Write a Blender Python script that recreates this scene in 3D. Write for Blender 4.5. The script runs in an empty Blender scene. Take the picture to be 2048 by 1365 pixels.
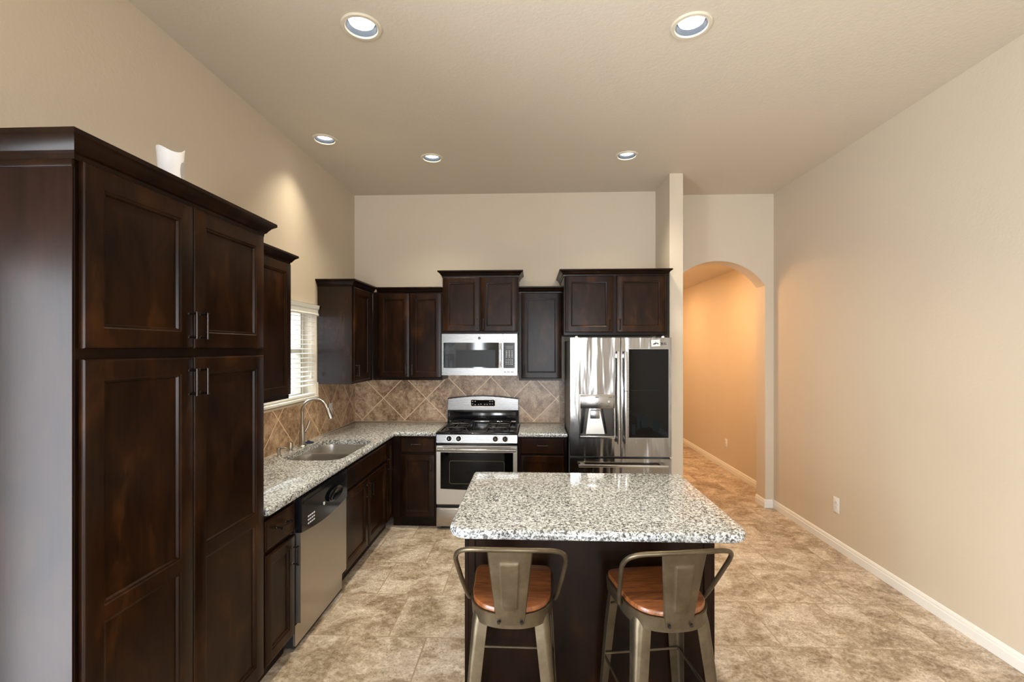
import bpy, bmesh, math, random
from mathutils import Vector, Matrix
random.seed(7)
PI = math.pi
C = bpy.context.scene.collection
SC = bpy.context.scene

# ------------------------------------------------------------------ camera
cam_d = bpy.data.cameras.new('camera')
cam = bpy.data.objects.new('camera', cam_d); C.objects.link(cam)
cam_d.sensor_fit = 'HORIZONTAL'; cam_d.sensor_width = 36.0
cam_d.lens = 36.0 * 940.0 / 2048.0
cam_d.shift_y = 15.0 / 2048.0
cam_d.clip_start = 0.05
cam.location = (0, 0, 1.7004)
cam.rotation_euler = (PI / 2, 0, 0.042)
SC.camera = cam

# ------------------------------------------------------------------ exposure, sky
SC.view_settings.view_transform = 'Standard'
SC.view_settings.look = 'None'
SC.view_settings.gamma = 1.0
SC.view_settings.use_curve_mapping = False
SC.view_settings.exposure = 0.92

world = bpy.data.worlds.new('daylight_sky'); SC.world = world
world.use_nodes = True
wn = world.node_tree
wn.nodes['Background'].inputs[0].default_value = (0.80, 0.90, 1.0, 1)
wn.nodes['Background'].inputs[1].default_value = 1.5

def area_light(name, loc, rot, sx, sy, watts, col, spread=180):
    l = bpy.data.lights.new(name, 'AREA'); l.shape = 'RECTANGLE'
    l.size = sx; l.size_y = sy; l.energy = watts; l.color = col; l.spread = math.radians(spread)
    o = bpy.data.objects.new(name, l); C.objects.link(o); o.location = loc; o.rotation_euler = rot
    return o
# daylight in the windows of the living area behind the camera and over the sink
DAY = (0.86, 0.93, 1.0)
area_light('daylight_patio_door', (-2.12, -0.03, 1.08), (0, -PI / 2, 0), 2.0, 1.93, 130, DAY)
area_light('daylight_rear_window_a', (-1.575, -4.70, 1.45), (PI / 2, 0, 0), 0.36, 2.0, 42, DAY)
area_light('daylight_rear_window_b', (0.55, -4.74, 1.45), (PI / 2, 0, 0), 1.1, 2.0, 150, DAY)
area_light('daylight_sink_window', (-3.3, 3.3, 3.0), (0, math.radians(-48), 0), 1.6, 2.4, 70, DAY)
# warm lamp of the hallway
for hy_ in (6.1, 8.0): area_light('hall_ceiling_lamp_light', (1.62, hy_, 2.72), (0, 0, 0), 0.35, 0.35, 17, (1.0, 0.60, 0.29))

# ------------------------------------------------------------------ materials
def lin(r, g, b):
    f = lambda c: (c / 255 / 12.92) if c / 255 <= 0.04045 else ((c / 255 + 0.055) / 1.055) ** 2.4
    return (f(r), f(g), f(b), 1)

class NT:
    def __init__(s, name):
        s.m = bpy.data.materials.new(name); s.m.use_nodes = True
        s.t = s.m.node_tree; s.b = s.t.nodes['Principled BSDF']
    def n(s, typ, **kw):
        x = s.t.nodes.new(typ)
        for k, v in kw.items(): setattr(x, k, v)
        return x
    def l(s, a, b): s.t.links.new(a, b)
    def coord(s, which='Object', scale=(1, 1, 1), rot=(0, 0, 0), loc=(0, 0, 0)):
        tc = s.n('ShaderNodeTexCoord'); mp = s.n('ShaderNodeMapping')
        mp.inputs['Scale'].default_value = scale; mp.inputs['Rotation'].default_value = rot; mp.inputs['Location'].default_value = loc
        s.l(tc.outputs[which], mp.inputs[0]); return mp.outputs[0]
    def noise(s, vec, scale, detail=4, rough=0.55, dist=0):
        x = s.n('ShaderNodeTexNoise'); s.l(vec, x.inputs['Vector'])
        x.inputs['Scale'].default_value = scale; x.inputs['Detail'].default_value = detail
        x.inputs['Roughness'].default_value = rough; x.inputs['Distortion'].default_value = dist
        return x.outputs[0]
    def ramp(s, fac, stops, interp='LINEAR'):
        x = s.n('ShaderNodeValToRGB'); cr = x.color_ramp; cr.interpolation = interp
        while len(cr.elements) < len(stops): cr.elements.new(0.5)
        for e, (p, c) in zip(cr.elements, stops): e.position = p; e.color = c
        s.l(fac, x.inputs[0]); return x.outputs[0]
    def mix(s, fac, a, b, mode='MIX'):
        x = s.n('ShaderNodeMix', data_type='RGBA', blend_type=mode)
        for sock, v in ((x.inputs['Factor'], fac), (x.inputs['A'], a), (x.inputs['B'], b)):
            if isinstance(v, bpy.types.NodeSocket): s.l(v, sock)
            elif isinstance(v, (int, float)): sock.default_value = v
            else: sock.default_value = v
        return [o for o in x.outputs if o.type == 'RGBA'][0]
    def bump(s, h, strength, dist=0.01):
        x = s.n('ShaderNodeBump'); x.inputs['Strength'].default_value = strength; x.inputs['Distance'].default_value = dist
        s.l(h, x.inputs['Height']); s.l(x.outputs[0], s.b.inputs['Normal'])
    def set(s, **kw):
        for k, v in kw.items():
            i = s.b.inputs[k.replace('_', ' ')]
            if isinstance(v, bpy.types.NodeSocket): s.l(v, i)
            else: i.default_value = v
        return s
BK = (0, 0, 0, 1); WH = (1, 1, 1, 1)

def plain(name, col, rough=0.5, metal=0.0, **kw):
    t = NT(name); t.set(Base_Color=col, Roughness=rough, Metallic=metal, **kw); return t.m

def wall_paint(name, col, bump=0.25):
    t = NT(name); v = t.coord('Object')
    n1 = t.noise(v, 55, 3, 0.6); n2 = t.noise(v, 1.3, 2)
    c2 = tuple(x * 0.93 for x in col[:3]) + (1,)
    t.set(Base_Color=t.mix(n2, col, c2), Roughness=0.62)
    t.bump(n1, bump, 0.006); return t.m

def wood(name, dark, mid, red, rough=0.30, spec=0.16):
    t = NT(name); oi = t.n('ShaderNodeObjectInfo')
    v = t.coord('Object')
    add = t.n('ShaderNodeVectorMath', operation='ADD'); t.l(v, add.inputs[0])
    cmb = t.n('ShaderNodeCombineXYZ'); mu = t.n('ShaderNodeMath', operation='MULTIPLY'); mu.inputs[1].default_value = 37.0
    t.l(oi.outputs['Random'], mu.inputs[0]); t.l(mu.outputs[0], cmb.inputs[0]); t.l(mu.outputs[0], cmb.inputs[2]); t.l(cmb.outputs[0], add.inputs[1])
    mp = t.n('ShaderNodeMapping'); mp.inputs['Scale'].default_value = (1, 1, 0.45); t.l(add.outputs[0], mp.inputs[0])
    blot = t.noise(mp.outputs[0], 7.0, 4, 0.6, 0.4)
    mp2 = t.n('ShaderNodeMapping'); mp2.inputs['Scale'].default_value = (60, 60, 1.6); t.l(add.outputs[0], mp2.inputs[0])
    grain = t.noise(mp2.outputs[0], 2.0, 3, 0.6)
    c = t.ramp(blot, [(0.32, dark), (0.55, mid), (0.75, red)])
    c = t.mix(0.35, c, t.ramp(grain, [(0.35, dark), (0.7, mid)]))
    t.set(Base_Color=c, Roughness=rough, Specular_IOR_Level=spec, Coat_Weight=0.03, Coat_Roughness=0.2)
    t.bump(grain, 0.05, 0.002)
    return t.m

M = {}
M['wall'] = wall_paint('beige_wall_paint', (0.63, 0.54, 0.42, 1), 0.14)
M['ceiling'] = wall_paint('beige_ceiling_texture', (0.66, 0.585, 0.485, 1), 0.22)
M['white'] = plain('white_semi_gloss', (0.78, 0.76, 0.71, 1), 0.35)
M['white_plastic'] = plain('white_plastic', (0.80, 0.80, 0.78, 1), 0.3)
M['slat'] = plain('white_blind_slat', (0.85, 0.85, 0.82, 1), 0.4)
M['ceramic'] = plain('white_ceramic', (0.80, 0.79, 0.80, 1), 0.25)
M['wood'] = wood('espresso_stained_wood', (0.0035, 0.0014, 0.0007, 1), (0.021, 0.0075, 0.0022, 1), (0.070, 0.0235, 0.0048, 1), 0.30, 0.13)
M['wood_frame'] = wood('espresso_stained_frame', (0.0035, 0.0016, 0.0008, 1), (0.012, 0.0045, 0.0017, 1), (0.028, 0.0100, 0.0030, 1), 0.30, 0.13)
M['wood_side'] = wood('espresso_stained_veneer', (0.006, 0.0022, 0.0012, 1), (0.018, 0.0068, 0.0032, 1), (0.040, 0.014, 0.005, 1), 0.26, 0.36)
M['pantry_side'] = wood('espresso_stained_end_panel', (0.006, 0.0022, 0.0014, 1), (0.016, 0.0064, 0.0036, 1), (0.028, 0.010, 0.005, 1), 0.31, 0.125)
M['handle'] = plain('oil_rubbed_bronze', (0.035, 0.028, 0.024, 1), 0.32, 0.9)
M['black'] = plain('black_enamel', (0.006, 0.006, 0.008, 1), 0.12)
M['black_matte'] = plain('black_cast_iron', (0.012, 0.012, 0.013, 1), 0.42)
M['black_glass'] = plain('black_glass', (0.002, 0.002, 0.002, 1), 0.04, Specular_IOR_Level=0.16)
M['dark_gap'] = plain('dark_gap', (0.008, 0.007, 0.007, 1), 0.7)
M['ink'] = plain('grey_ink', (0.03, 0.03, 0.035, 1), 0.5)
M['print'] = plain('white_print', (0.62, 0.64, 0.66, 1), 0.5)
M['chrome'] = plain('chrome', (0.80, 0.80, 0.80, 1), 0.08, 1.0)
M['blue_disc'] = plain('dark_blue_satin', (0.01, 0.02, 0.06, 1), 0.4)
M['caulk'] = plain('tan_grout', (0.55, 0.42, 0.28, 1), 0.7)
M['bulb_can'] = plain('grey_reflector', (0.05, 0.06, 0.075, 1), 0.3, 0.6)
M['can_trim'] = plain('almond_trim', (0.66, 0.60, 0.48, 1), 0.45)

def steel(name, col=(0.28, 0.275, 0.27, 1), rough=0.27, wave=0.0, axis='x'):
    t = NT(name); sc = (1.5, 1.5, 220) if axis == 'x' else (220, 220, 1.5)
    v = t.coord('Object', sc)
    br = t.noise(v, 3.0, 3, 0.6)
    t.set(Base_Color=col, Metallic=1.0)
    r = t.n('ShaderNodeMapRange'); r.inputs['To Min'].default_value = rough - 0.03; r.inputs['To Max'].default_value = rough + 0.04
    t.l(br, r.inputs['Value']); t.l(r.outputs[0], t.b.inputs['Roughness'])
    if wave:
        w = t.noise(t.coord('Object', (9, 9, 1.6)), 1.0, 2, 0.4); t.bump(w, wave, 0.05)
    return t.m
M['steel'] = steel('brushed_steel')
M['steel_wavy'] = steel('wavy_brushed_steel', (0.27, 0.257, 0.243, 1), 0.17, 0.30)
M['steel_warm'] = steel('brushed_steel_matte', (0.48, 0.45, 0.405, 1), 0.36)
M['handle_steel'] = plain('satin_steel', (0.50, 0.49, 0.475, 1), 0.26, 1.0)
M['nickel'] = plain('brushed_nickel', (0.56, 0.53, 0.49, 1), 0.25, 1.0)
M['sink'] = steel('sink_steel', (0.66, 0.64, 0.61, 1), 0.32)

def gunmetal():
    t = NT('aged_gunmetal'); v = t.coord('Object')
    n = t.noise(v, 9, 4, 0.65); f = t.noise(v, 300, 2)
    c = t.ramp(n, [(0.3, (0.085, 0.065, 0.040, 1)), (0.6, (0.135, 0.106, 0.068, 1)), (0.8, (0.20, 0.145, 0.09, 1))])
    t.set(Base_Color=c, Metallic=0.85, Roughness=0.40); t.bump(f, 0.06, 0.001); return t.m
M['gunmetal'] = gunmetal()

def seat_wood():
    t = NT('reddish_brown_seat_wood')
    v = t.coord('Object', (3, 26, 3)); n = t.noise(v, 1.6, 5, 0.62, 1.4); f = t.noise(t.coord('Object', (10, 160, 10)), 1.5, 3, 0.6)
    c = t.ramp(n, [(0.30, (0.040, 0.010, 0.003, 1)), (0.48, (0.135, 0.040, 0.010, 1)), (0.66, (0.25, 0.082, 0.019, 1))])
    c = t.mix(0.30, c, t.ramp(f, [(0.35, (0.05, 0.013, 0.004, 1)), (0.6, (0.32, 0.11, 0.028, 1))]))
    t.set(Base_Color=c, Roughness=0.33, Coat_Weight=0.3, Coat_Roughness=0.2); t.bump(f, 0.10, 0.001)
    return t.m
M['seat_wood'] = seat_wood()

def granite():
    t = NT('speckled_granite'); v = t.coord('Object')
    big = t.noise(v, 6, 3, 0.6)
    n1 = t.noise(v, 78, 3, 0.62, 0.6)
    n2 = t.noise(t.coord('Object', loc=(5, 3, 1)), 95, 3, 0.62, 0.5)
    vo = t.n('ShaderNodeTexVoronoi', feature='F1'); t.l(v, vo.inputs['Vector']); vo.inputs['Scale'].default_value = 150
    base = t.ramp(n1, [(0.36, (0.03, 0.03, 0.03, 1)), (0.43, (0.17, 0.17, 0.165, 1)), (0.50, (0.37, 0.38, 0.38, 1)), (0.58, (0.66, 0.69, 0.70, 1))])
    bl = t.ramp(n2, [(0.415, WH), (0.45, BK)])
    c = t.mix(bl, base, (0.012, 0.012, 0.013, 1))
    bw = t.n('ShaderNodeSeparateColor'); t.l(vo.outputs['Color'], bw.inputs[0])
    fl = t.ramp(bw.outputs[0], [(0.78, BK), (0.84, WH)])
    c = t.mix(t.mix(0.5, BK, fl), c, (0.80, 0.81, 0.80, 1))
    c = t.mix(0.10, c, t.ramp(big, [(0.35, (0.34, 0.31, 0.25, 1)), (0.65, (0.72, 0.75, 0.77, 1))]))
    t.set(Base_Color=c, Roughness=0.07); return t.m
M['granite'] = granite()

def tiles(name, w, h, offset, loc, rot, dark, mid, light, grout, mortar=0.006, rough=0.38, axes=None, patch=2.2, fine=26, stretch=(1, 1, 1)):
    t = NT(name); tc = t.n('ShaderNodeTexCoord'); src = tc.outputs['Object']
    if axes:
        se = t.n('ShaderNodeSeparateXYZ'); cb = t.n('ShaderNodeCombineXYZ'); t.l(src, se.inputs[0])
        t.l(se.outputs[axes[0]], cb.inputs[0]); t.l(se.outputs[axes[1]], cb.inputs[1]); src2 = cb.outputs[0]
    else: src2 = src
    mp0 = t.n('ShaderNodeVectorMath', operation='SUBTRACT'); mp0.inputs[1].default_value = loc; t.l(src2, mp0.inputs[0])
    mp = t.n('ShaderNodeMapping'); mp.inputs['Rotation'].default_value = (0, 0, rot); t.l(mp0.outputs[0], mp.inputs[0])
    br = t.n('ShaderNodeTexBrick'); br.offset = offset; br.offset_frequency = 2; br.squash = 1.0
    t.l(mp.outputs[0], br.inputs['Vector'])
    br.inputs['Scale'].default_value = 1; br.inputs['Brick Width'].default_value = w; br.inputs['Row Height'].default_value = h
    br.inputs['Mortar Size'].default_value = mortar; br.inputs['Mortar Smooth'].default_value = 0.1
    br.inputs['Color1'].default_value = (0, 0, 0, 1); br.inputs['Color2'].default_value = (1, 1, 1, 1); br.inputs['Mortar'].default_value = (0.5, 0.5, 0.5, 1)
    # each tile gets its own piece of stone: shift the noise by the tile's random value
    sh = t.n('ShaderNodeVectorMath', operation='MULTIPLY_ADD'); sh.inputs[1].default_value = (9, 7, 5); t.l(br.outputs['Color'], sh.inputs[0]); t.l(src, sh.inputs[2])
    ms = t.n('ShaderNodeMapping'); ms.inputs['Scale'].default_value = stretch; t.l(sh.outputs[0], ms.inputs[0])
    n1 = t.noise(ms.outputs[0], patch, 8, 0.66, 0.8); n2 = t.noise(ms.outputs[0], fine, 6, 0.75, 0.5); n3 = t.noise(ms.outputs[0], fine * 3.5, 3, 0.6)
    c = t.ramp(n1, [(0.38, dark), (0.48, mid), (0.60, light)])
    c = t.mix(0.42, c, t.ramp(n2, [(0.40, dark), (0.50, mid), (0.60, light)]))
    pit = t.ramp(n3, [(0.36, (0.50, 0.44, 0.38, 1)), (0.48, WH)]); c = t.mix(0.75, c, pit, 'MULTIPLY')
    c = t.mix(br.outputs['Fac'], c, grout)
    t.set(Base_Color=c, Roughness=rough)
    hh = t.mix(br.outputs['Fac'], n2, (0, 0, 0, 1)); t.bump(hh, 0.22, 0.004)
    return t.m
M['floor'] = tiles('beige_stone_floor_tile', 0.455, 0.475, 0.5, (1.43 + 0.2275, 2.74, 0), 0,
                   (0.21, 0.147, 0.092, 1), (0.42, 0.335, 0.245, 1), (0.72, 0.64, 0.545, 1), (0.33, 0.25, 0.165, 1), 0.004, 0.42, patch=3.4, stretch=(1, 1.15, 1))
DT = 0.327
M['splash_back'] = tiles('diagonal_brown_stone_tile', DT, DT, 0.0, (-1.361, 0.935, 0), PI / 4,
                   (0.17, 0.095, 0.048, 1), (0.40, 0.25, 0.145, 1), (0.70, 0.52, 0.35, 1), (0.82, 0.62, 0.42, 1), 0.0042, 0.34, axes=(0, 2), patch=6, fine=28)
M['splash_left'] = tiles('diagonal_brown_stone_tile_side', DT, DT, 0.0, (4.61, 0.935, 0), PI / 4,
                   (0.17, 0.095, 0.048, 1), (0.40, 0.25, 0.145, 1), (0.70, 0.52, 0.35, 1), (0.82, 0.62, 0.42, 1), 0.0042, 0.34, axes=(1, 2), patch=6, fine=28)

def glass_pane():
    m = bpy.data.materials.new('window_glass'); m.use_nodes = True; t = m.node_tree
    for n in list(t.nodes): t.nodes.remove(n)
    o = t.nodes.new('ShaderNodeOutputMaterial'); mx = t.nodes.new('ShaderNodeMixShader'); lw = t.nodes.new('ShaderNodeLayerWeight'); lw.inputs[0].default_value = 0.5
    pw = t.nodes.new('ShaderNodeMath'); pw.operation = 'POWER'; pw.inputs[1].default_value = 5.0; t.links.new(lw.outputs['Facing'], pw.inputs[0])
    fr = t.nodes.new('ShaderNodeMath'); fr.operation = 'MULTIPLY_ADD'; fr.inputs[1].default_value = 0.9; fr.inputs[2].default_value = 0.03; t.links.new(pw.outputs[0], fr.inputs[0])
    tr = t.nodes.new('ShaderNodeBsdfTransparent'); gl = t.nodes.new('ShaderNodeBsdfGlossy'); gl.inputs['Roughness'].default_value = 0.02
    t.links.new(fr.outputs[0], mx.inputs[0]); t.links.new(tr.outputs[0], mx.inputs[1]); t.links.new(gl.outputs[0], mx.inputs[2]); t.links.new(mx.outputs[0], o.inputs[0])
    return m
M['glass'] = glass_pane()

def emit(name, col, s):
    t = NT(name); t.set(Base_Color=(0.9, 0.9, 0.9, 1), Emission_Color=col, Emission_Strength=s); return t.m
M['bulb'] = emit('lit_flood_bulb', (1.0, 0.98, 0.95, 1), 3.0)

# ------------------------------------------------------------------ mesh helpers
class MB:
    def __init__(s): s.bm = bmesh.new()
    def add(s, tb, mat=None):
        if mat is not None: bmesh.ops.transform(tb, matrix=mat, verts=tb.verts)
        me = bpy.data.meshes.new('tmp'); tb.to_mesh(me); s.bm.from_mesh(me); bpy.data.meshes.remove(me); tb.free(); return s
    def box(s, x0, x1, y0, y1, z0, z1, bev=0.0, seg=2, mat=None):
        tb = bmesh.new(); bmesh.ops.create_cube(tb, size=1)
        for v in tb.verts: v.co = Vector(((x0 + x1) / 2 + v.co.x * (x1 - x0), (y0 + y1) / 2 + v.co.y * (y1 - y0), (z0 + z1) / 2 + v.co.z * (z1 - z0)))
        if bev: bmesh.ops.bevel(tb, geom=tb.edges[:], offset=bev, segments=seg, affect='EDGES', profile=0.5)
        return s.add(tb, mat)
    def loops(s, loops, cap0=True, cap1=True, closed=True):
        tb = bmesh.new(); vs = [[tb.verts.new(p) for p in lp] for lp in loops]; n = len(loops[0])
        for a, b in zip(vs, vs[1:]):
            for i in range(n if closed else n - 1):
                j = (i + 1) % n
                try: tb.faces.new((a[i], a[j], b[j], b[i]))
                except ValueError: pass
        if cap0: tb.faces.new(vs[0][::-1])
        if cap1: tb.faces.new(vs[-1])
        bmesh.ops.recalc_face_normals(tb, faces=tb.faces[:])
        return s.add(tb)
    def cyl(s, p0, p1, r0, r1=None, seg=20, caps=True):
        r1 = r0 if r1 is None else r1; p0, p1 = Vector(p0), Vector(p1); d = (p1 - p0).normalized()
        a = d.orthogonal().normalized(); b = d.cross(a)
        ring = lambda p, r: [p + r * (math.cos(2 * PI * i / seg) * a + math.sin(2 * PI * i / seg) * b) for i in range(seg)]
        return s.loops([ring(p0, r0), ring(p1, r1)], caps, caps)
    def tube(s, pts, r, seg=12, caps=True):
        pts = [Vector(p) for p in pts]; n = len(pts); rs = r if isinstance(r, (list, tuple)) else [r] * n
        rings = []; a = None
        for i, p in enumerate(pts):
            d = (pts[min(i + 1, n - 1)] - pts[max(i - 1, 0)]).normalized()
            a = d.orthogonal().normalized() if a is None else (a - d * a.dot(d)).normalized()
            b = d.cross(a)
            rings.append([p + rs[i] * (math.cos(2 * PI * k / seg) * a + math.sin(2 * PI * k / seg) * b) for k in range(seg)])
        return s.loops(rings, caps, caps)
    def lathe(s, prof, c=(0, 0, 0), seg=32, cap0=False, cap1=False):
        return s.loops([[(c[0] + r * math.cos(2 * PI * i / seg), c[1] + r * math.sin(2 * PI * i / seg), c[2] + z) for i in range(seg)] for r, z in prof], cap0, cap1)
    def poly(s, outline, holes, place, t0, t1):
        """flat plate with holes: 2-D outline and holes, place(u, v, t) -> point"""
        tb = bmesh.new()
        for t in (t0, t1):
            es = []
            for lp in [outline] + holes:
                vs = [tb.verts.new(place(u, v, t)) for u, v in lp]
                es += [tb.edges.new((vs[i], vs[(i + 1) % len(vs)])) for i in range(len(vs))]
            bmesh.ops.triangle_fill(tb, use_beauty=True, use_dissolve=False, edges=es)
        for lp in [outline] + holes:
            n = len(lp)
            for i in range(n):
                a, b = lp[i], lp[(i + 1) % n]
                q = [tb.verts.new(place(*a, t0)), tb.verts.new(place(*b, t0)), tb.verts.new(place(*b, t1)), tb.verts.new(place(*a, t1))]
                tb.faces.new(q)
        bmesh.ops.remove_doubles(tb, verts=tb.verts[:], dist=1e-6)
        bmesh.ops.recalc_face_normals(tb, faces=tb.faces[:])
        return s.add(tb)
    def build(s, name, mat, parent=None, smooth=35, loc=None):
        me = bpy.data.meshes.new(name); s.bm.to_mesh(me); s.bm.free()
        me.materials.append(M[mat] if isinstance(mat, str) else mat)
        if smooth:
            for p in me.polygons: p.use_smooth = True
            me.set_sharp_from_angle(angle=math.radians(smooth))
        o = bpy.data.objects.new(name, me); C.objects.link(o)
        if parent: o.parent = parent
        if loc: o.location = loc
        return o

def thing(name, label, cat, loc=(0, 0, 0), rz=0, group=None):
    o = bpy.data.objects.new(name, None); C.objects.link(o); o.empty_display_size = 0.1
    o.location = loc; o.rotation_euler = (0, 0, rz); return tag(o, label, cat, group)
def tag(o, label, cat, group=None):
    o['label'] = label; o['category'] = cat
    if group: o['group'] = group
    return o
def struct(o): o['kind'] = 'structure'; return o
def copy_tree(o, parent=None):
    c = o.copy(); C.objects.link(c)
    if parent: c.parent = parent
    for ch in list(o.children): copy_tree(ch, c)
    return c
def rrect(x0, x1, y0, y1, r, seg=6):
    rs = r if isinstance(r, (list, tuple)) else [r] * 4; out = []
    for k, (cx, cy, sx, sy) in enumerate(((x1, y0, -1, 1), (x1, y1, -1, -1), (x0, y1, 1, -1), (x0, y0, 1, 1))):
        q = rs[k]; a0 = (-PI / 2, 0, PI / 2, PI)[k]
        if q <= 0: out.append((cx, cy)); continue
        for i in range(seg + 1):
            a = a0 + PI / 2 * i / seg; out.append((cx + sx * q + q * math.cos(a), cy + sy * q + q * math.sin(a)))
    return out
def offset_poly(pts, d):
    n = len(pts); out = []
    for i in range(n):
        p, q, r = Vector(pts[i - 1]), Vector(pts[i]), Vector(pts[(i + 1) % n])
        e1, e2 = (q - p).normalized(), (r - q).normalized(); n1, n2 = Vector((e1.y, -e1.x)), Vector((e2.y, -e2.x))
        m = (n1 + n2).normalized(); k = d / max(0.35, m.dot(n1)); out.append((q.x + m.x * k, q.y + m.y * k))
    return out
def catmull(pts, sub=6, closed=False):
    P = [Vector(p) for p in pts]; n = len(P); out = []
    for i in range(n if closed else n - 1):
        g = (lambda k: P[k % n]) if closed else (lambda k: P[min(max(k, 0), n - 1)])
        p0, p1, p2, p3 = g(i - 1), g(i), g(i + 1), g(i + 2)
        for j in range(sub):
            t = j / sub
            out.append(0.5 * ((2 * p1) + (p2 - p0) * t + (2 * p0 - 5 * p1 + 4 * p2 - p3) * t * t + (3 * p1 - p0 - 3 * p2 + p3) * t ** 3))
    if not closed: out.append(P[-1])
    return out
def text(name, body, size, parent, loc, rot, mat, depth=0.0006):
    cu = bpy.data.curves.new(name, 'FONT'); cu.body = body; cu.size = size; cu.extrude = depth; cu.align_x = 'CENTER'; cu.align_y = 'CENTER'
    tmp = bpy.data.objects.new(name, cu); C.objects.link(tmp)
    dg = bpy.context.evaluated_depsgraph_get(); me = bpy.data.meshes.new_from_object(tmp.evaluated_get(dg))
    bpy.data.objects.remove(tmp); me.name = name; me.materials.clear(); me.materials.append(M[mat])
    o = bpy.data.objects.new(name, me); C.objects.link(o); o.parent = parent; o.location = loc; o.rotation_euler = rot
    return o

# ------------------------------------------------------------------ room shell
XL, XR, YB, YA, H = -1.913, 2.58, 5.0, 5.13, 3.353
WX = -2.09          # outer face of the left wall
YR = -4.6           # wall behind the camera

def sbox(name, mat, *boxes):
    m = MB()
    for b in boxes: m.box(*b)
    return struct(m.build(name, mat, smooth=0))

sbox('floor', 'floor', (WX, 2.9, YR - 0.12, 9.3, -0.10, 0.0))
cans = [(-0.872, 2.376, 0.103), (0.815, 2.439, 0.103), (-1.632, 3.646, 0.096), (-0.863, 4.039, 0.096), (0.812, 4.057, 0.096)]
ring = lambda cx, cy, r, n=32: [(cx + r * math.cos(2 * PI * i / n), cy + r * math.sin(2 * PI * i / n)) for i in range(n)]
m = MB(); m.poly([(WX, YR - 0.12), (XR + 0.12, YR - 0.12), (XR + 0.12, YA + 0.1), (WX, YA + 0.1)],
                 [ring(x, y, r * 0.80) for x, y, r in cans], lambda u, v, t: (u, v, t), H, H + 0.02)
struct(m.build('ceiling', 'ceiling', smooth=0))
WY0, WY1, WZ0, WZ1 = 3.10, 4.105, 1.262, 2.088
sbox('wall_left', 'wall', (WX, XL, YR, -1.0, 0, H), (WX, XL, 0.94, WY0, 0, H), (WX, XL, -1.0, 0.94, 2.08, H), (WX, XL, -1.0, 0.94, 0, 0.06), (WX, XL, WY1, YB + 0.15, 0, H), (WX, XL, WY0, WY1, 0, WZ0), (WX, XL, WY0, WY1, WZ1, H))
sbox('wall_back', 'wall', (XL, 1.425, YB, YB + 0.15, 0, H))
sbox('wall_divider', 'wall', (1.300, 1.425, 4.495, YB, 0, H))
sbox('wall_right', 'wall', (XR, XR + 0.12, YR, YA, 0, H))
# arched wall
AX0, AX1, ASP, AAP = 1.50, 2.492, 2.372, 2.640
hw = (AX1 - AX0) / 2; rise = AAP - ASP; R = (hw * hw + rise * rise) / (2 * rise); cz = AAP - R; cx = (AX0 + AX1) / 2
a0 = math.asin(hw / R)
arch = [(cx + R * math.sin(a0 - 2 * a0 * i / 32), cz + R * math.cos(a0 - 2 * a0 * i / 32)) for i in range(33)]
m = MB(); m.poly([(1.425, 0), (AX0, 0)] + arch[::-1] + [(AX1, 0), (2.85, 0), (2.85, H), (1.425, H)], [], lambda u, v, t: (u, t, v), YA, YA + 0.20)
struct(m.build('wall_arch', 'wall', smooth=30))
# hallway beyond the arch
sbox('wall_hall_right', 'wall', (2.73, 2.85, YA + 0.2, 9.2, 0, H))
sbox('wall_hall_left', 'wall', (1.32, 1.44, YA + 0.2, 9.2, 0, H))
sbox('wall_hall_end', 'wall', (1.32, 2.85, 9.2, 9.3, 0, H))
sbox('ceiling_hall', 'ceiling', (1.32, 2.85, YA + 0.2, 9.2, 2.76, 2.86))
# living area behind the camera
sbox('wall_rear', 'wall', (WX, -1.75, YR - 0.12, YR, 0, H), (-1.40, -0.05, YR - 0.12, YR, 0, H), (1.15, XR + 0.12, YR - 0.12, YR, 0, H),
     (-1.75, -1.40, YR - 0.12, YR, 0, 0.4), (-1.75, -1.40, YR - 0.12, YR, 2.5, H), (-0.05, 1.15, YR - 0.12, YR, 0, 0.4), (-0.05, 1.15, YR - 0.12, YR, 2.5, H))

def baseboard(name, p, q, nx, ny, mat='white', h=0.088, t=0.014):
    """p-q along the wall foot, (nx, ny) points into the room"""
    prof = [(0, 0), (t, 0), (t, h * 0.62), (t * 0.7, h * 0.68), (t * 0.7, h * 0.80), (t * 0.4, h * 0.93), (0, h)]
    m = MB(); m.loops([[(x + nx * a, y + ny * a, b) for a, b in prof] for x, y in (p, q)])
    return struct(m.build(name, mat, smooth=0))
baseboard('baseboard_right', (XR, YR), (XR, YA), -1, 0)
baseboard('baseboard_arch_face', (AX1 - 0.013, YA), (XR - 0.013, YA), 0, -1)
baseboard('baseboard_arch_jamb', (AX1, YA - 0.013), (AX1, YA + 0.2), -1, 0)
baseboard('baseboard_hall_right', (2.73, YA + 0.2), (2.73, 9.2), -1, 0)
baseboard('baseboard_hall_end', (1.46, 9.2), (2.71, 9.2), 0, -1)
baseboard('baseboard_divider', (1.425, 4.495), (1.425, YA), 1, 0)
baseboard('baseboard_divider_end', (1.300, 4.495), (1.438, 4.495), 0, -1)
baseboard('baseboard_rear', (-1.4, YR), (-0.1, YR), 0, 1)

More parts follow.
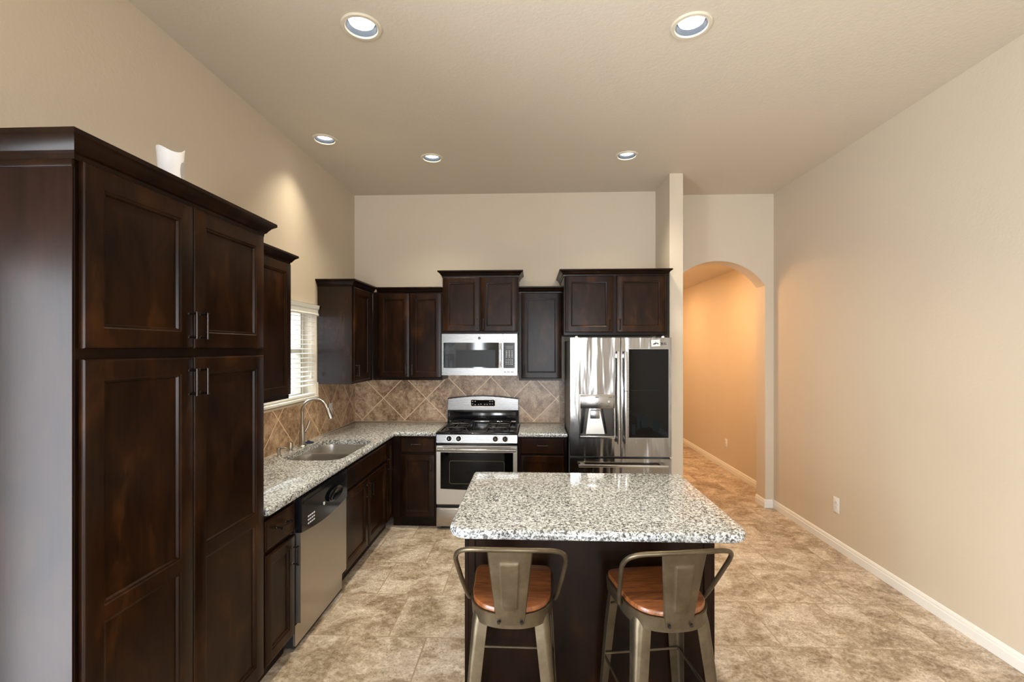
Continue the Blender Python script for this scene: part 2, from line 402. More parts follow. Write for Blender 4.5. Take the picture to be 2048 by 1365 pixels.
# windows behind the camera (they light the room and show in the steel)
def rear_window(name, along, fixed, a0, a1, z0, z1, cols, rows):
    e = bpy.data.objects.new(name, None); C.objects.link(e); struct(e)
    pl = (lambda u, v, z: (u, fixed + v, z)) if along == 'x' else (lambda u, v, z: (fixed + v, u, z))
    def bx(m, u0, u1, v0, v1, zz0, zz1):
        a, b = pl(u0, v0, zz0), pl(u1, v1, zz1); m.box(min(a[0], b[0]), max(a[0], b[0]), min(a[1], b[1]), max(a[1], b[1]), zz0, zz1)
    f = MB(); w = 0.05
    bx(f, a0, a0 + w, -0.08, -0.03, z0, z1); bx(f, a1 - w, a1, -0.08, -0.03, z0, z1)
    bx(f, a0 + w, a1 - w, -0.08, -0.03, z0, z0 + w); bx(f, a0 + w, a1 - w, -0.08, -0.03, z1 - w, z1)
    for i in range(1, cols): u = a0 + (a1 - a0) * i / cols; bx(f, u - 0.025, u + 0.025, -0.075, -0.035, z0 + w, z1 - w)
    for i in range(1, rows): z = z0 + (z1 - z0) * i / rows; bx(f, a0 + w, a1 - w, -0.074, -0.036, z - 0.02, z + 0.02)
    f.build('window_frame', 'white', e, 0)
    g = MB(); bx(g, a0 + w, a1 - w, -0.058, -0.054, z0 + w, z1 - w); g.build('pane', 'glass', e, 0)
rear_window('window_2', 'x', YR, -1.75, -1.40, 0.4, 2.5, 1, 2)
rear_window('window_3', 'x', YR, -0.05, 1.15, 0.4, 2.5, 2, 2)
rear_window('window_4', 'y', XL - 0.09, -1.0, 0.94, 0.06, 2.08, 2, 1)

# sink window
e = bpy.data.objects.new('window_1', None); C.objects.link(e); struct(e)
f = MB(); FX0, FX1 = WX + 0.005, WX + 0.055; fw = 0.045
f.box(FX0, FX1, WY0, WY0 + fw, WZ0, WZ1); f.box(FX0, FX1, WY1 - fw, WY1, WZ0, WZ1)
f.box(FX0, FX1, WY0 + fw, WY1 - fw, WZ0, WZ0 + fw); f.box(FX0, FX1, WY0 + fw, WY1 - fw, WZ1 - fw, WZ1)
f.box(FX0 + 0.008, FX1 - 0.004, WY0 + fw, WY1 - fw, 1.655, 1.705)
f.build('window_frame', plain('almond_vinyl', (0.52, 0.48, 0.40, 1), 0.4), e, 0)
g = MB(); g.box(FX0 + 0.02, FX0 + 0.024, WY0 + fw, WY1 - fw, WZ0 + fw, 1.655); g.box(FX0 + 0.03, FX0 + 0.034, WY0 + fw, WY1 - fw, 1.705, WZ1 - fw)
g.build('pane', 'glass', e, 0)
f = MB(); f.box(FX1, XL + 0.022, WY0 + 0.001, WY1 - 0.001, WZ0, WZ0 + 0.022, 0.004); f.build('window_sill', 'white', e)

# outdoors seen through the sink window
sun = bpy.data.lights.new('sun', 'SUN'); sun.energy = 1.8; sun.angle = 0.01; sun.color = (1.0, 0.96, 0.88)
so_ = bpy.data.objects.new('sun', sun); C.objects.link(so_); so_.rotation_euler = (math.radians(-8), math.radians(42), 0)
def outdoors():
    b = thing('neighbor_house', 'pale stucco house seen outside through the window blinds', 'house', (-6.2, 9.5, -0.4))
    m = MB(); m.box(-3, 0, -8, 8, 0, 3.2); m.build('house_wall', plain('pale_stucco', (0.78, 0.74, 0.66, 1), 0.9), b, 0)
    m = MB(); m.box(-3.3, 0.35, -8.3, 8.3, 3.2, 3.5); m.build('eave', plain('grey_eave', (0.30, 0.28, 0.26, 1), 0.8), b, 0)
    m = MB(); m.box(-0.02, 0.03, -2.0, -1.0, 0.9, 2.3); m.build('house_window', plain('dark_house_window', (0.08, 0.09, 0.10, 1), 0.2), b, 0)
    g = sbox('ground_outside', plain('dry_lawn', (0.30, 0.29, 0.18, 1), 0.95), (-14, WX, 1.5, 22, -0.6, -0.4))
outdoors()

# ------------------------------------------------------------------ blind
b = thing('window_blind', 'white slatted venetian blind with valance over the sink window', 'blind', (XL - 0.035, (WY0 + WY1) / 2, WZ0 + 0.022))
hwid = (WY1 - WY0) / 2 - 0.012; top = WZ1 - WZ0 - 0.022
m = MB(); prof = [(0.055, 0.0), (0.060, 0.012), (0.052, 0.022), (0.052, 0.052), (0.060, 0.060), (0.064, 0.080), (0.066, 0.092), (0.050, 0.094), (0.046, 0.0)]
m.loops([[(x, y, top - 0.1 + z) for x, z in prof] for y in (-hwid - 0.008, hwid + 0.008)]); m.build('valance', 'slat', b, 25)
m = MB(); m.box(-0.028, 0.030, -hwid, hwid, top - 0.05, top - 0.004); m.build('head_rail', 'slat', b, 0)
m = MB(); nsl = 17
for i in range(nsl):
    z = top - 0.075 - i * 0.0395; tilt = 0.10
    rot = Matrix.Translation((0, 0, z)) @ Matrix.Rotation(tilt, 4, 'Y')
    m.box(-0.025, 0.025, -hwid, hwid, -0.0014, 0.0014, mat=rot)
m.build('slats', 'slat', b, 0)
m = MB(); m.box(-0.026, 0.026, -hwid, hwid, 0.004, 0.024, 0.004); m.build('bottom_rail', 'slat', b)
for y in (-hwid + 0.12, 0.0, hwid - 0.12):
    m = MB()
    for x in (-0.026, 0.026): m.cyl((x, y, 0.02), (x, y, top - 0.05), 0.0012, seg=6)
    m.build('ladder_cord', 'slat', b)
m = MB(); m.cyl((0.040, hwid - 0.10, 0.20), (0.040, hwid - 0.10, top - 0.05), 0.0012, seg=6); m.lathe([(0.004, 0.045), (0.009, 0.03), (0.013, 0.0), (0.011, -0.004), (0, -0.004)], (0.040, hwid - 0.10, 0.165), 12, True); m.build('pull_cord', 'white_plastic', b)

# ------------------------------------------------------------------ cabinet helpers
def door_mesh(m, x0, x1, z0, z1, panels=None, yf=-0.020, st=0.055, edge=0.007):
    """frame-and-panel door: outer bevelled slab, recessed panels with moulded inner edge"""
    panels = panels or [(z0 + st, z1 - st)]
    tb = bmesh.new()
    def q(a, b, c, d): tb.faces.new([tb.verts.new(p) for p in (a, b, c, d)])
    def rect(ax0, ax1, az0, az1, y): return [(ax0, y, az0), (ax1, y, az0), (ax1, y, az1), (ax0, y, az1)]
    def ringq(A, B):
        for i in range(4): j = (i + 1) % 4; q(A[i], A[j], B[j], B[i])
    o0 = rect(x0, x1, z0, z1, -0.001); o1 = rect(x0, x1, z0, z1, yf + 0.006); o2 = rect(x0 + edge * 0.4, x1 - edge * 0.4, z0 + edge * 0.4, z1 - edge * 0.4, yf + 0.0015); o3 = rect(x0 + edge, x1 - edge, z0 + edge, z1 - edge, yf)
    q(*o0[::-1]); ringq(o0, o1); ringq(o1, o2); ringq(o2, o3)
    fx0, fx1, fz0, fz1 = x0 + edge, x1 - edge, z0 + edge, z1 - edge
    px0, px1 = x0 + st, x1 - st
    q((fx0, yf, fz0), (px0, yf, fz0), (px0, yf, fz1), (fx0, yf, fz1)); q((px1, yf, fz0), (fx1, yf, fz0), (fx1, yf, fz1), (px1, yf, fz1))
    zs = [fz0] + [v for p in panels for v in p] + [fz1]
    for a, b2 in zip(zs[0::2], zs[1::2]): q((px0, yf, a), (px1, yf, a), (px1, yf, b2), (px0, yf, b2))
    for pz0, pz1 in panels:
        A = rect(px0, px1, pz0, pz1, yf); k = 0.004; B = rect(px0 + k, px1 - k, pz0 + k, pz1 - k, yf + 0.0035); k = 0.010; Cc = rect(px0 + k, px1 - k, pz0 + k, pz1 - k, yf + 0.0045); k = 0.014; D = rect(px0 + k, px1 - k, pz0 + k, pz1 - k, yf + 0.0125)
        ringq(A, B); ringq(B, Cc); ringq(Cc, D); q(*D)
    bmesh.ops.remove_doubles(tb, verts=tb.verts[:], dist=1e-6); bmesh.ops.recalc_face_normals(tb, faces=tb.faces[:])
    return m.add(tb)
def slab_mesh(m, x0, x1, z0, z1, yf=-0.020, e=0.010):
    rect = lambda k, y: [(x0 + k, y, z0 + k), (x1 - k, y, z0 + k), (x1 - k, y, z1 - k), (x0 + k, y, z1 - k)]
    return m.loops([rect(0, -0.001), rect(0, yf + 0.007), rect(e * 0.5, yf + 0.002), rect(e, yf)])
def pull(parent, x, z, vertical=True, L=0.098, y=-0.020, so=0.030, name='handle'):
    m = MB(); h = L / 2
    P = (lambda t, d: (x, y - d, z + t)) if vertical else (lambda t, d: (x + t, y - d, z))
    m.tube([P(-h, so), P(h, so)], 0.0042, 10)
    for sgn in (-1, 1):
        t = sgn * (h - 0.004)
        m.cyl(P(t, -0.0005), P(t, 0.004), 0.0075, 0.006, 12); m.cyl(P(t, 0.004), P(t, so), 0.0038, 0.0045, 10)
        m.cyl(P(sgn * h, so), P(sgn * (h + 0.003), so), 0.0075, 0.0075, 12)
    return m.build(name, 'handle', parent)
def add_door(root, x0, x1, z0, z1, handle=None, panels=None, name='door', st=0.055):
    d = door_mesh(MB(), x0, x1, z0, z1, panels, st=st).build(name, 'wood', root, 20)
    if handle: pull(d, *handle)
    return d
def add_drawer(root, x0, x1, z0, z1, handle=True):
    d = slab_mesh(MB(), x0, x1, z0, z1).build('drawer', 'wood', root, 20)
    if handle: pull(d, (x0 + x1) / 2, (z0 + z1) / 2 + 0.012, False)
    return d
CROWN = [(0.0, -0.012), (0.006, -0.012), (0.008, 0.004), (0.016, 0.010), (0.020, 0.018), (0.032, 0.034), (0.046, 0.044), (0.050, 0.046), (0.050, 0.060), (0.0, 0.060)]
def crown(root, w, d, z, left=True, right=True, k=1.0, left_open=0.0, right_open=0.0, dr=None):
    """moulding along the front edge (y = 0) with returns along the sides"""
    def sect(o):  # path points with profile outset o
        pts = []
        if left: pts += [(-o, d), (-o, -o)]
        else: pts += [(left_open, -o)]
        if right: pts += [(w + o, -o), (w + o, dr or d)]
        else: pts += [(w - right_open, -o)]
        return pts
    lay = [sect(a * k) for a, b2 in CROWN]; n = len(lay[0])
    m = MB(); m.loops([[(lay[j][i][0], lay[j][i][1], z + CROWN[j][1] * k) for j in range(len(CROWN))] for i in range(n)])
    x0 = 0.0 if left else left_open; m.box(x0, w if right else w - right_open, 0.0, d, z + 0.045 * k, z + 0.060 * k)
    return m.build('crown_molding', 'wood_frame', root, 25)
def base_carcass(root, w, d, stiles, rails, h=0.870, toe=0.10, kick=0.055, ft=0.02):
    m = MB(); t = 0.018
    m.box(0, t, 0.0, d, toe, h); m.box(w - t, w, 0.0, d, toe, h); m.box(t, w - t, d - t, d, toe, h); m.box(t, w - t, 0.02, d - t, toe, toe + t)
    m.box(0.002, w - 0.002, kick, kick + 0.02, 0.0, toe)
    for a, b2 in stiles: m.box(a, b2, -0.0004, ft, toe, h)
    for a, b2 in rails: m.box(t, w - t, 0.0, ft - 0.0004, a, min(b2, h - 0.001))
    return m.build('carcass', 'wood_frame', root, 0)
def upper_carcass(root, w, d, z0, z1):
    m = MB(); m.box(0, w, 0, d, z0, z1, 0.0015, 1); return m.build('carcass', 'wood_frame', root, 0)
RL = PI / 2     # cabinets along the left wall face +X
XF = -1.330     # face frame of the left run
DL = XF - XL - 0.003    # its depth

# pantry
PY0, PW = 1.303, 0.945
p = thing('pantry_cabinet', 'tall dark brown four-door pantry cabinet in front of the base cabinets', 'cabinet', (XF + 0.010, PY0, 0), RL)
m = MB(); D = DL + 0.008
m.box(0, PW, 0.0, D, 0.10, 2.262, 0.002, 1); m.box(0.002, PW - 0.002, 0.055, D, 0, 0.10); m.build('carcass', 'wood_frame', p, 0)
m = MB(); m.box(-0.006, 0.0, 0.0, D, 0.0, 2.255, 0.001, 1); m.build('side_panel', 'pantry_side', p, 0)
zs = 0.455
for x0, x1, hx in ((0.012, 0.4535, 0.430), (0.4595, PW - 0.014, 0.490)):
    add_door(p, x0, x1, 1.700, 2.246, (hx, 1.788, True), st=0.062)
    add_door(p, x0, x1, 0.118, 1.668, (hx, 1.572, True), panels=[(0.190, 0.868), (0.915, 1.606)], st=0.062)
crown(p, PW, D, 2.258, True, True, 1.0, dr=0.20)
m = MB(); m.box(-0.012, 0.0, -0.004, D, 2.224, 2.246, 0.003); m.build('bead_molding', 'wood_frame', p)

# near base cabinet (between pantry and dishwasher)
NY0, NW = PY0 + PW + 0.002, 0.318
c = thing('base_cabinet', 'narrow dark base cabinet with one drawer beside the dishwasher', 'cabinet', (XF, NY0, 0), RL, 'dark lower cabinets')
base_carcass(c, NW, DL, [(0, 0.03), (NW - 0.03, NW)], [(0.835, 0.873), (0.668, 0.70), (0.10, 0.125)])
add_drawer(c, 0.016, NW - 0.016, 0.692, 0.842)
add_door(c, 0.016, NW - 0.016, 0.120, 0.668, (NW - 0.045, 0.565, True))

# dishwasher
DY0, DW = NY0 + NW + 0.004, 0.652
d = thing('dishwasher', 'stainless dishwasher with black control panel under the granite counter', 'dishwasher', (XF + 0.020, DY0, 0), RL)
m = MB(); m.box(0.004, DW - 0.004, 0.012, DL + 0.005, 0.02, 0.862); m.build('body', 'dark_gap', d, 0)
m = MB()   # door skin with the arched top edge under the control panel
arc = [(0.003 + (DW - 0.006) * i / 16, 0.668 + 0.0 - 0.026 * math.sin(PI * i / 16)) for i in range(17)]
m.poly([(0.003, 0.165), (DW - 0.003, 0.165)] + arc[::-1], [], lambda u, v, t: (u, t, v), -0.020, 0.012); m.build('door_panel', 'steel_warm', d, 0)
m = MB(); arc2 = [(u, v + 0.002) for u, v in arc]
m.poly(arc2 + [(DW - 0.003, 0.858), (0.003, 0.858)], [], lambda u, v, t: (u, t, v), -0.026, 0.012)
m.box(0.02, DW - 0.02, -0.030, -0.026, 0.828, 0.836); cp = m.build('control_panel', 'black', d, 0)
m = MB()   # scooped pocket handle
m.lathe([(0.0, 0.0), (0.04, 0.001), (0.062, 0.006), (0.070, 0.012), (0.066, 0.016), (0.05, 0.010), (0.0, 0.006)], (0, 0, 0), 28)
h = m.build('handle', 'black', cp); h.location = (0.435, -0.026, 0.760); h.rotation_euler = (PI / 2, 0, 0); h.scale = (1.55, 0.62, 1)
m = MB()
for r_ in range(3):
    for k_ in range(4): m.box(0.075 + k_ * 0.023, 0.090 + k_ * 0.023, -0.0275, -0.026, 0.690 + r_ * 0.020, 0.698 + r_ * 0.020)
m.build('button', 'print', cp)
m = MB(); m.cyl((0.285, -0.026, 0.742), (0.285, -0.0285, 0.742), 0.010, seg=16); m.build('status_light', 'print', cp)
m = MB(); m.box(0.003, DW - 0.003, 0.010, 0.026, 0.030, 0.148, 0.002, 1); m.build('kick_plate', 'steel_warm', d, 0)

# sink base
SY0, SW = DY0 + DW + 0.004, 0.990
c = thing('base_cabinet', 'wide dark sink base cabinet with two doors right of the dishwasher', 'cabinet', (XF, SY0, 0), RL, 'dark lower cabinets')
base_carcass(c, SW, DL, [(0, 0.03), (0.475, 0.515), (SW - 0.03, SW)], [(0.835, 0.873), (0.668, 0.70), (0.10, 0.125)], ft=0.008)
f = slab_mesh(MB(), 0.016, SW - 0.016, 0.692, 0.842).build('false_drawer_front', 'wood', c, 20)
add_door(c, 0.016, 0.490, 0.120, 0.668, (0.462, 0.565, True)); add_door(c, 0.498, SW - 0.016, 0.120, 0.668, (0.528, 0.565, True))

# corner base cabinet, narrow door
KY0 = SY0 + SW + 0.002; KW = 4.408 - KY0
c = thing('base_cabinet', 'dark corner base cabinet with a single tall narrow door', 'cabinet', (XF, KY0, 0), RL, 'dark lower cabinets')
base_carcass(c, KW, DL, [(0, 0.022), (KW - 0.020, KW)], [(0.835, 0.873), (0.10, 0.125)])
add_door(c, 0.012, KW - 0.036, 0.120, 0.842, (0.030, 0.640, True), st=0.035)

# base cabinets of the back run
BY = 4.410; BD = YB - BY
c = thing('base_cabinet', 'dark base cabinet with one drawer left of the gas range', 'cabinet', (-1.328, BY, 0), 0, 'dark lower cabinets')
w = -0.902 + 1.328; base_carcass(c, w, BD, [(0, 0.095), (w - 0.026, w)], [(0.852, 0.873), (0.70, 0.722), (0.10, 0.125)])
add_drawer(c, 0.088, w - 0.012, 0.716, 0.858); add_door(c, 0.088, w - 0.012, 0.108, 0.700, (w - 0.040, 0.602, True))
c = thing('base_cabinet', 'dark base cabinet between the gas range and the refrigerator', 'cabinet', (-0.128, BY, 0), 0, 'dark lower cabinets')
w = 0.455; base_carcass(c, w, BD, [(0, 0.03), (w - 0.03, w)], [(0.852, 0.873), (0.70, 0.722), (0.10, 0.125)])
add_drawer(c, 0.024, w - 0.024, 0.716, 0.858); add_door(c, 0.024, w - 0.024, 0.108, 0.700, (0.050, 0.602, True))

# wall cabinets
c = thing('wall_cabinet', 'dark wall cabinet left of the window behind the pantry', 'cabinet', (-1.600, PY0 + PW + 0.012, 0), RL, 'dark upper cabinets')
w = 0.775; upper_carcass(c, w, -1.600 - XL, 1.372, 2.268); add_door(c, 0.012, w - 0.008, 1.400, 2.252, (0.300, 1.492, True)); crown(c, w, -1.600 - XL, 2.262, False, True, 0.9)
c = thing('wall_cabinet', 'dark wall cabinet in the corner right of the window', 'cabinet', (-1.600, 4.122, 0), RL, 'dark upper cabinets')
w = 0.546; upper_carcass(c, w, -1.600 - XL, 1.383, 2.268); m = MB(); m.box(-0.005, 0.0, 0.0, -1.600 - XL - 0.004, 1.383, 2.256, 0.001, 1); m.build('side_panel', 'wood_side', c, 0); add_door(c, 0.014, 0.430, 1.405, 2.252, (0.050, 1.500, True)); crown(c, w, -1.600 - XL, 2.262, True, False, 0.9, right_open=0.0)
UY = 4.670; UD = YB - UY
c = thing('wall_cabinet', 'dark two-door wall cabinet left of the microwave', 'cabinet', (-1.598, UY, 0), 0, 'dark upper cabinets')
w = -0.892 + 1.598; upper_carcass(c, w, UD, 1.383, 2.268)
add_door(c, 0.058, 0.374, 1.410, 2.252, (0.346, 1.490, True)); add_door(c, 0.382, w - 0.008, 1.410, 2.252, (0.410, 1.490, True)); crown(c, w, UD, 2.258, False, False, 0.9, left_open=0.045)
c = thing('wall_cabinet', 'dark two-door wall cabinet directly above the microwave', 'cabinet', (-0.890, UY - 0.010, 0), 0, 'dark upper cabinets')
w = -0.130 + 0.890; upper_carcass(c, w, UD + 0.010, 1.848, 2.428)
add_door(c, 0.008, 0.378, 1.868, 2.410, (0.352, 1.945, True)); add_door(c, 0.385, w - 0.008, 1.868, 2.410, (0.412, 1.945, True)); crown(c, w, UD + 0.010, 2.420, True, True, 0.9)
c = thing('wall_cabinet', 'dark single-door wall cabinet between microwave and refrigerator', 'cabinet', (-0.128, UY, 0), 0, 'dark upper cabinets')
w = 0.425; upper_carcass(c, w, UD, 1.383, 2.268); add_door(c, 0.024, w + 0.008 - 0.012, 1.405, 2.252, (0.052, 1.490, True)); crown(c, w, UD, 2.258, False, False, 0.9)
c = thing('wall_cabinet', 'dark two-door wall cabinet above the stainless refrigerator', 'cabinet', (0.300, UY - 0.260, 0), 0, 'dark upper cabinets')
w = 0.952; upper_carcass(c, w, UD + 0.260, 1.825, 2.395)
add_door(c, 0.010, 0.452, 1.850, 2.378, (0.424, 1.925, True)); add_door(c, 0.488, w - 0.016, 1.850, 2.378, (0.516, 1.925, True)); crown(c, w, UD + 0.260, 2.386, True, True, 0.85)

# ------------------------------------------------------------------ granite worktops
def worktop(name, label, outline, holes=(), z0=0.874, z1=0.914, nose=0.014):
    """outline counter-clockwise; eased edge all round"""
    m = MB(); N = 4
    offs = [(nose * (1 - math.cos(PI / 2 * i / N)), z1 - nose * (1 - math.sin(PI / 2 * i / N))) for i in range(N, -1, -1)]  # top -> side
    offs = [(nose, z1), (nose * 0.62, z1 - nose * 0.08), (nose * 0.29, z1 - nose * 0.29), (nose * 0.08, z1 - nose * 0.62), (0, z1 - nose), (0, z0 + nose * 0.6), (nose * 0.2, z0 + nose * 0.2), (nose * 0.6, z0)]
    rings = [[(x, y, z) for x, y in offset_poly(outline, -o)] for o, z in offs]
    tb = bmesh.new(); V = [[tb.verts.new(q) for q in r_] for r_ in rings]; n = len(outline)
    for a, b2 in zip(V, V[1:]):
        for i in range(n): tb.faces.new((a[i], b2[i], b2[(i + 1) % n], a[(i + 1) % n]))
    hv = []
    for hl in holes:
        ha = [tb.verts.new((x, y, z1)) for x, y in hl]; hb = [tb.verts.new((x, y, z0)) for x, y in hl]; hv.append((ha, hb)); k = len(hl)
        for i in range(k): tb.faces.new((ha[i], ha[(i + 1) % k], hb[(i + 1) % k], hb[i]))
    for idx, ringv in ((0, V[0]), (1, V[-1])):
        es = []
        for lp in [ringv] + [h_[idx] for h_ in hv]:
            for i in range(len(lp)):
                a, b2 = lp[i], lp[(i + 1) % len(lp)]; ed = tb.edges.get((a, b2)) or tb.edges.new((a, b2)); es.append(ed)
        bmesh.ops.triangle_fill(tb, use_beauty=True, use_dissolve=False, edges=es)
    bmesh.ops.recalc_face_normals(tb, faces=tb.faces[:])
    m.add(tb); return tag(m.build(name, 'granite', smooth=40), label, 'countertop')
XE, YE = -1.288, 4.378
SX0, SX1, SY0_, SY1_ = -1.792, -1.348, 3.235, 3.985
hole = rrect(SX0, SX1, SY0_, SY1_, 0.115, 8)
ol = [(XL + 0.001, PY0 + PW + 0.006), (XE, PY0 + PW + 0.006)] + [(XE, YE - 0.03), (XE + 0.009, YE - 0.009), (XE + 0.03, YE)] + [(-0.900, YE), (-0.900, YB - 0.001), (XL + 0.001, YB - 0.001)]
worktop('granite_countertop', 'speckled granite countertop running along the sink wall into the corner', ol, [hole])
worktop('granite_countertop', 'short speckled granite countertop between range and refrigerator', [(-0.126, YE), (0.330, YE), (0.330, YB - 0.001), (-0.126, YB - 0.001)])
IX0, IX1, IY0, IY1 = -0.368, 0.936, 2.022, 3.000
worktop('granite_countertop', 'large speckled granite top of the kitchen island with rounded corners', rrect(IX0, IX1, IY0, IY1, [0.095, 0.03, 0.03, 0.095], 8), z0=0.872, z1=0.914, nose=0.018)

# island
BX0, BX1, BY0, BY1 = -0.338, 0.902, 2.360, 2.965
isl = thing('kitchen_island', 'dark brown kitchen island cabinet under the granite top', 'island', ((BX0 + BX1) / 2, (BY0 + BY1) / 2, 0))
hx, hy = (BX1 - BX0) / 2, (BY1 - BY0) / 2
m = MB(); m.box(-hx + 0.018, hx - 0.018, -hy + 0.004, hy - 0.004, 0.0, 0.871); m.build('body', 'wood_frame', isl, 0)
for s_ in (-1, 1):
    m = MB(); m.box(s_ * hx - (0.018 if s_ > 0 else 0), s_ * hx + (0.018 if s_ < 0 else 0), -hy, hy, 0.0, 0.871, 0.001, 1); m.build('end_panel', 'wood_frame', isl, 0)
    m = MB(); a = s_ * (hx - 0.036); m.box(a - 0.017, a + 0.017, -hy - 0.006, -hy + 0.004, 0.0, 0.871, 0.002, 1); m.build('corner_trim', 'wood_frame', isl, 0)
for k_ in range(3):
    x0 = -hx + 0.03 + k_ * (2 * hx - 0.06) / 3; x1 = x0 + (2 * hx - 0.06) / 3 - 0.012
    dd = door_mesh(MB(), x0, x1, 0.12, 0.855).build('door', 'wood', isl, 20); dd.location = (0, hy - 0.004, 0); dd.rotation_euler = (0, 0, PI); pull(dd, x0 + 0.04 if k_ else x1 - 0.04, 0.75)

# ------------------------------------------------------------------ sink and faucet
sk = thing('kitchen_sink', 'stainless double-bowl sink set under the granite counter', 'sink', ((SX0 + SX1) / 2, (SY0_ + SY1_) / 2, 0.66))
ox, oy = (SX0 + SX1) / 2, (SY0_ + SY1_) / 2
mid = 3.625
zr = 0.8735 - 0.66
bowls = [(SX0 - 0.004, SX1 + 0.004, SY0_ - 0.004, mid - 0.012), (SX0 - 0.004, SX1 + 0.004, mid + 0.012, SY1_ + 0.004)]
hl = [rrect(a - ox, b2 - ox, c_ - oy, d_ - oy, 0.110, 8) for a, b2, c_, d_ in bowls]
m = MB(); m.poly(rrect(SX0 - 0.022 - ox, SX1 + 0.008 - ox, SY0_ - 0.02 - oy, SY1_ + 0.02 - oy, 0.12, 8), hl, lambda u, v, t: (u, v, t), zr - 0.002, zr - 0.0005); m.build('rim', 'sink', sk, 0)
for (a, b2, c_, d_), lp in zip(bowls, hl):
    cc = ((a + b2) / 2 - ox, (c_ + d_) / 2 - oy)
    sc = lambda k: [(cc[0] + (x - cc[0]) * k, cc[1] + (y - cc[1]) * k) for x, y in lp]
    m = MB(); L = []
    for k, z in ((1.0, zr - 0.001), (0.985, zr - 0.03), (0.96, 0.06), (0.93, 0.025), (0.86, 0.008), (0.70, 0.003), (0.12, 0.0)): L.append([(x, y, z) for x, y in sc(k)])
    m.loops(L, False, True); bw = m.build('bowl', 'sink', sk, 60)
    m = MB(); m.lathe([(0.0, 0.004), (0.02, 0.004), (0.042, 0.007), (0.046, 0.002)], (cc[0], cc[1], 0.0), 24); m.build('drain', 'chrome', bw)

fx, fy, fz = -1.842, 3.700, 0.914
fa = thing('kitchen_faucet', 'brushed nickel gooseneck faucet with pull-down spray head behind the sink', 'faucet', (fx, fy, fz))
m = MB(); m.lathe([(0.0, 0.0), (0.034, 0.0), (0.034, 0.006), (0.029, 0.010), (0.027, 0.012)], seg=28); m.build('base_ring', 'nickel', fa)
m = MB(); m.lathe([(0.026, 0.010), (0.025, 0.05), (0.022, 0.10), (0.0165, 0.16), (0.0145, 0.18)], seg=24); m.build('body', 'nickel', fa)
r_ = 0.104; zc = 0.276
pts = [(0, 0, 0.17), (0, 0, 0.22), (0, 0, zc)] + [(r_ - r_ * math.cos(t), 0, zc + r_ * math.sin(t)) for t in [PI * (i / 20) * 0.90 for i in range(1, 21)]]
m = MB(); m.tube(pts, 0.0135, 16); m.build('gooseneck', 'nickel', fa)
e0 = Vector(pts[-1]); dr = (Vector(pts[-1]) - Vector(pts[-2])).normalized()
m = MB(); m.tube([e0 + dr * 0.002, e0 + dr * 0.012, e0 + dr * 0.05, e0 + dr * 0.088, e0 + dr * 0.090], [0.0145, 0.0165, 0.0185, 0.0175, 0.0150], 18); m.build('spray_head', 'nickel', fa)
m = MB(); m.cyl((0, 0.018, 0.095), (0, 0.045, 0.100), 0.0175, 0.015, 20); m.cyl((0, 0.045, 0.100), (0, 0.050, 0.101), 0.015, 0.010, 20); hb = m.build('handle_hub', 'chrome', fa)
m = MB(); m.tube([(0.0, 0.036, 0.105), (0.012, 0.055, 0.135), (0.02, 0.072, 0.175), (0.024, 0.080, 0.195)], [0.009, 0.010, 0.012, 0.011], 12); m.build('lever', 'nickel', hb)
s = thing('soap_dispenser', 'small metal soap dispenser pump nearest the pantry on the counter', 'soap dispenser', (-1.842, 3.352, 0.914))
m = MB(); m.lathe([(0, 0), (0.022, 0), (0.022, 0.004), (0.014, 0.008), (0.012, 0.040), (0.015, 0.046), (0.015, 0.062), (0.0, 0.066)], seg=20); m.build('pump_body', 'nickel', s)
m = MB(); m.tube([(0.0, 0, 0.057), (0.035, 0.01, 0.060), (0.055, 0.015, 0.052)], [0.007, 0.006, 0.005], 10); m.build('nozzle', 'nickel', s)
m = MB(); m.lathe([(0, 0), (0.026, 0), (0.026, 0.004), (0.0215, 0.006), (0.0215, 0.060), (0.018, 0.066), (0, 0.066)], seg=24)
o = m.build('air_gap_cap', 'nickel', loc=(-1.852, 3.530, 0.914)); tag(o, 'round metal air gap cap between soap dispenser and faucet', 'air gap cap')
m = MB(); m.lathe([(0, 0), (0.040, 0), (0.042, 0.006), (0.030, 0.010), (0.012, 0.012), (0.010, 0.022), (0, 0.024)], seg=24)  # small flat dark blue disc with a low raised centre
o = m.build('dark_blue_disc', 'blue_disc', loc=(-1.855, 3.835, 0.914)); tag(o, 'small dark blue disc lying behind the faucet', 'sink stopper')

# ------------------------------------------------------------------ backsplashes
m = MB(); m.box(XL + 0.010, -0.900, YB - 0.010, YB - 0.001, 0.9145, 1.382); m.box(-0.900, -0.126, YB - 0.010, YB - 0.001, 0.9145, 1.46); m.box(-0.126, 0.288, YB - 0.010, YB - 0.001, 0.9145, 1.382)
o = m.build('tile_backsplash', 'splash_back', smooth=0); tag(o, 'brown stone tile backsplash laid diagonally on the wall behind the range', 'backsplash')
m = MB(); m.box(0.293, 0.40, YB - 0.010, YB - 0.001, 0.9145, 1.13); m.box(0.293, 0.40, YB - 0.010, YB - 0.001, 1.136, 1.382); q_ = m.build('border_tile', tiles('brown_border_tile', 9, 9, 0, (-4, -4, 0), 0, (0.105, 0.060, 0.034, 1), (0.22, 0.14, 0.085, 1), (0.40, 0.29, 0.20, 1), (0.6, 0.45, 0.3, 1), 0.001, 0.34, axes=(0, 2), patch=6, fine=28), o, 0)
m = MB(); m.box(0.288, 0.293, YB - 0.009, YB - 0.001, 0.9145, 1.382); m.build('grout_line', 'caulk', o, 0)
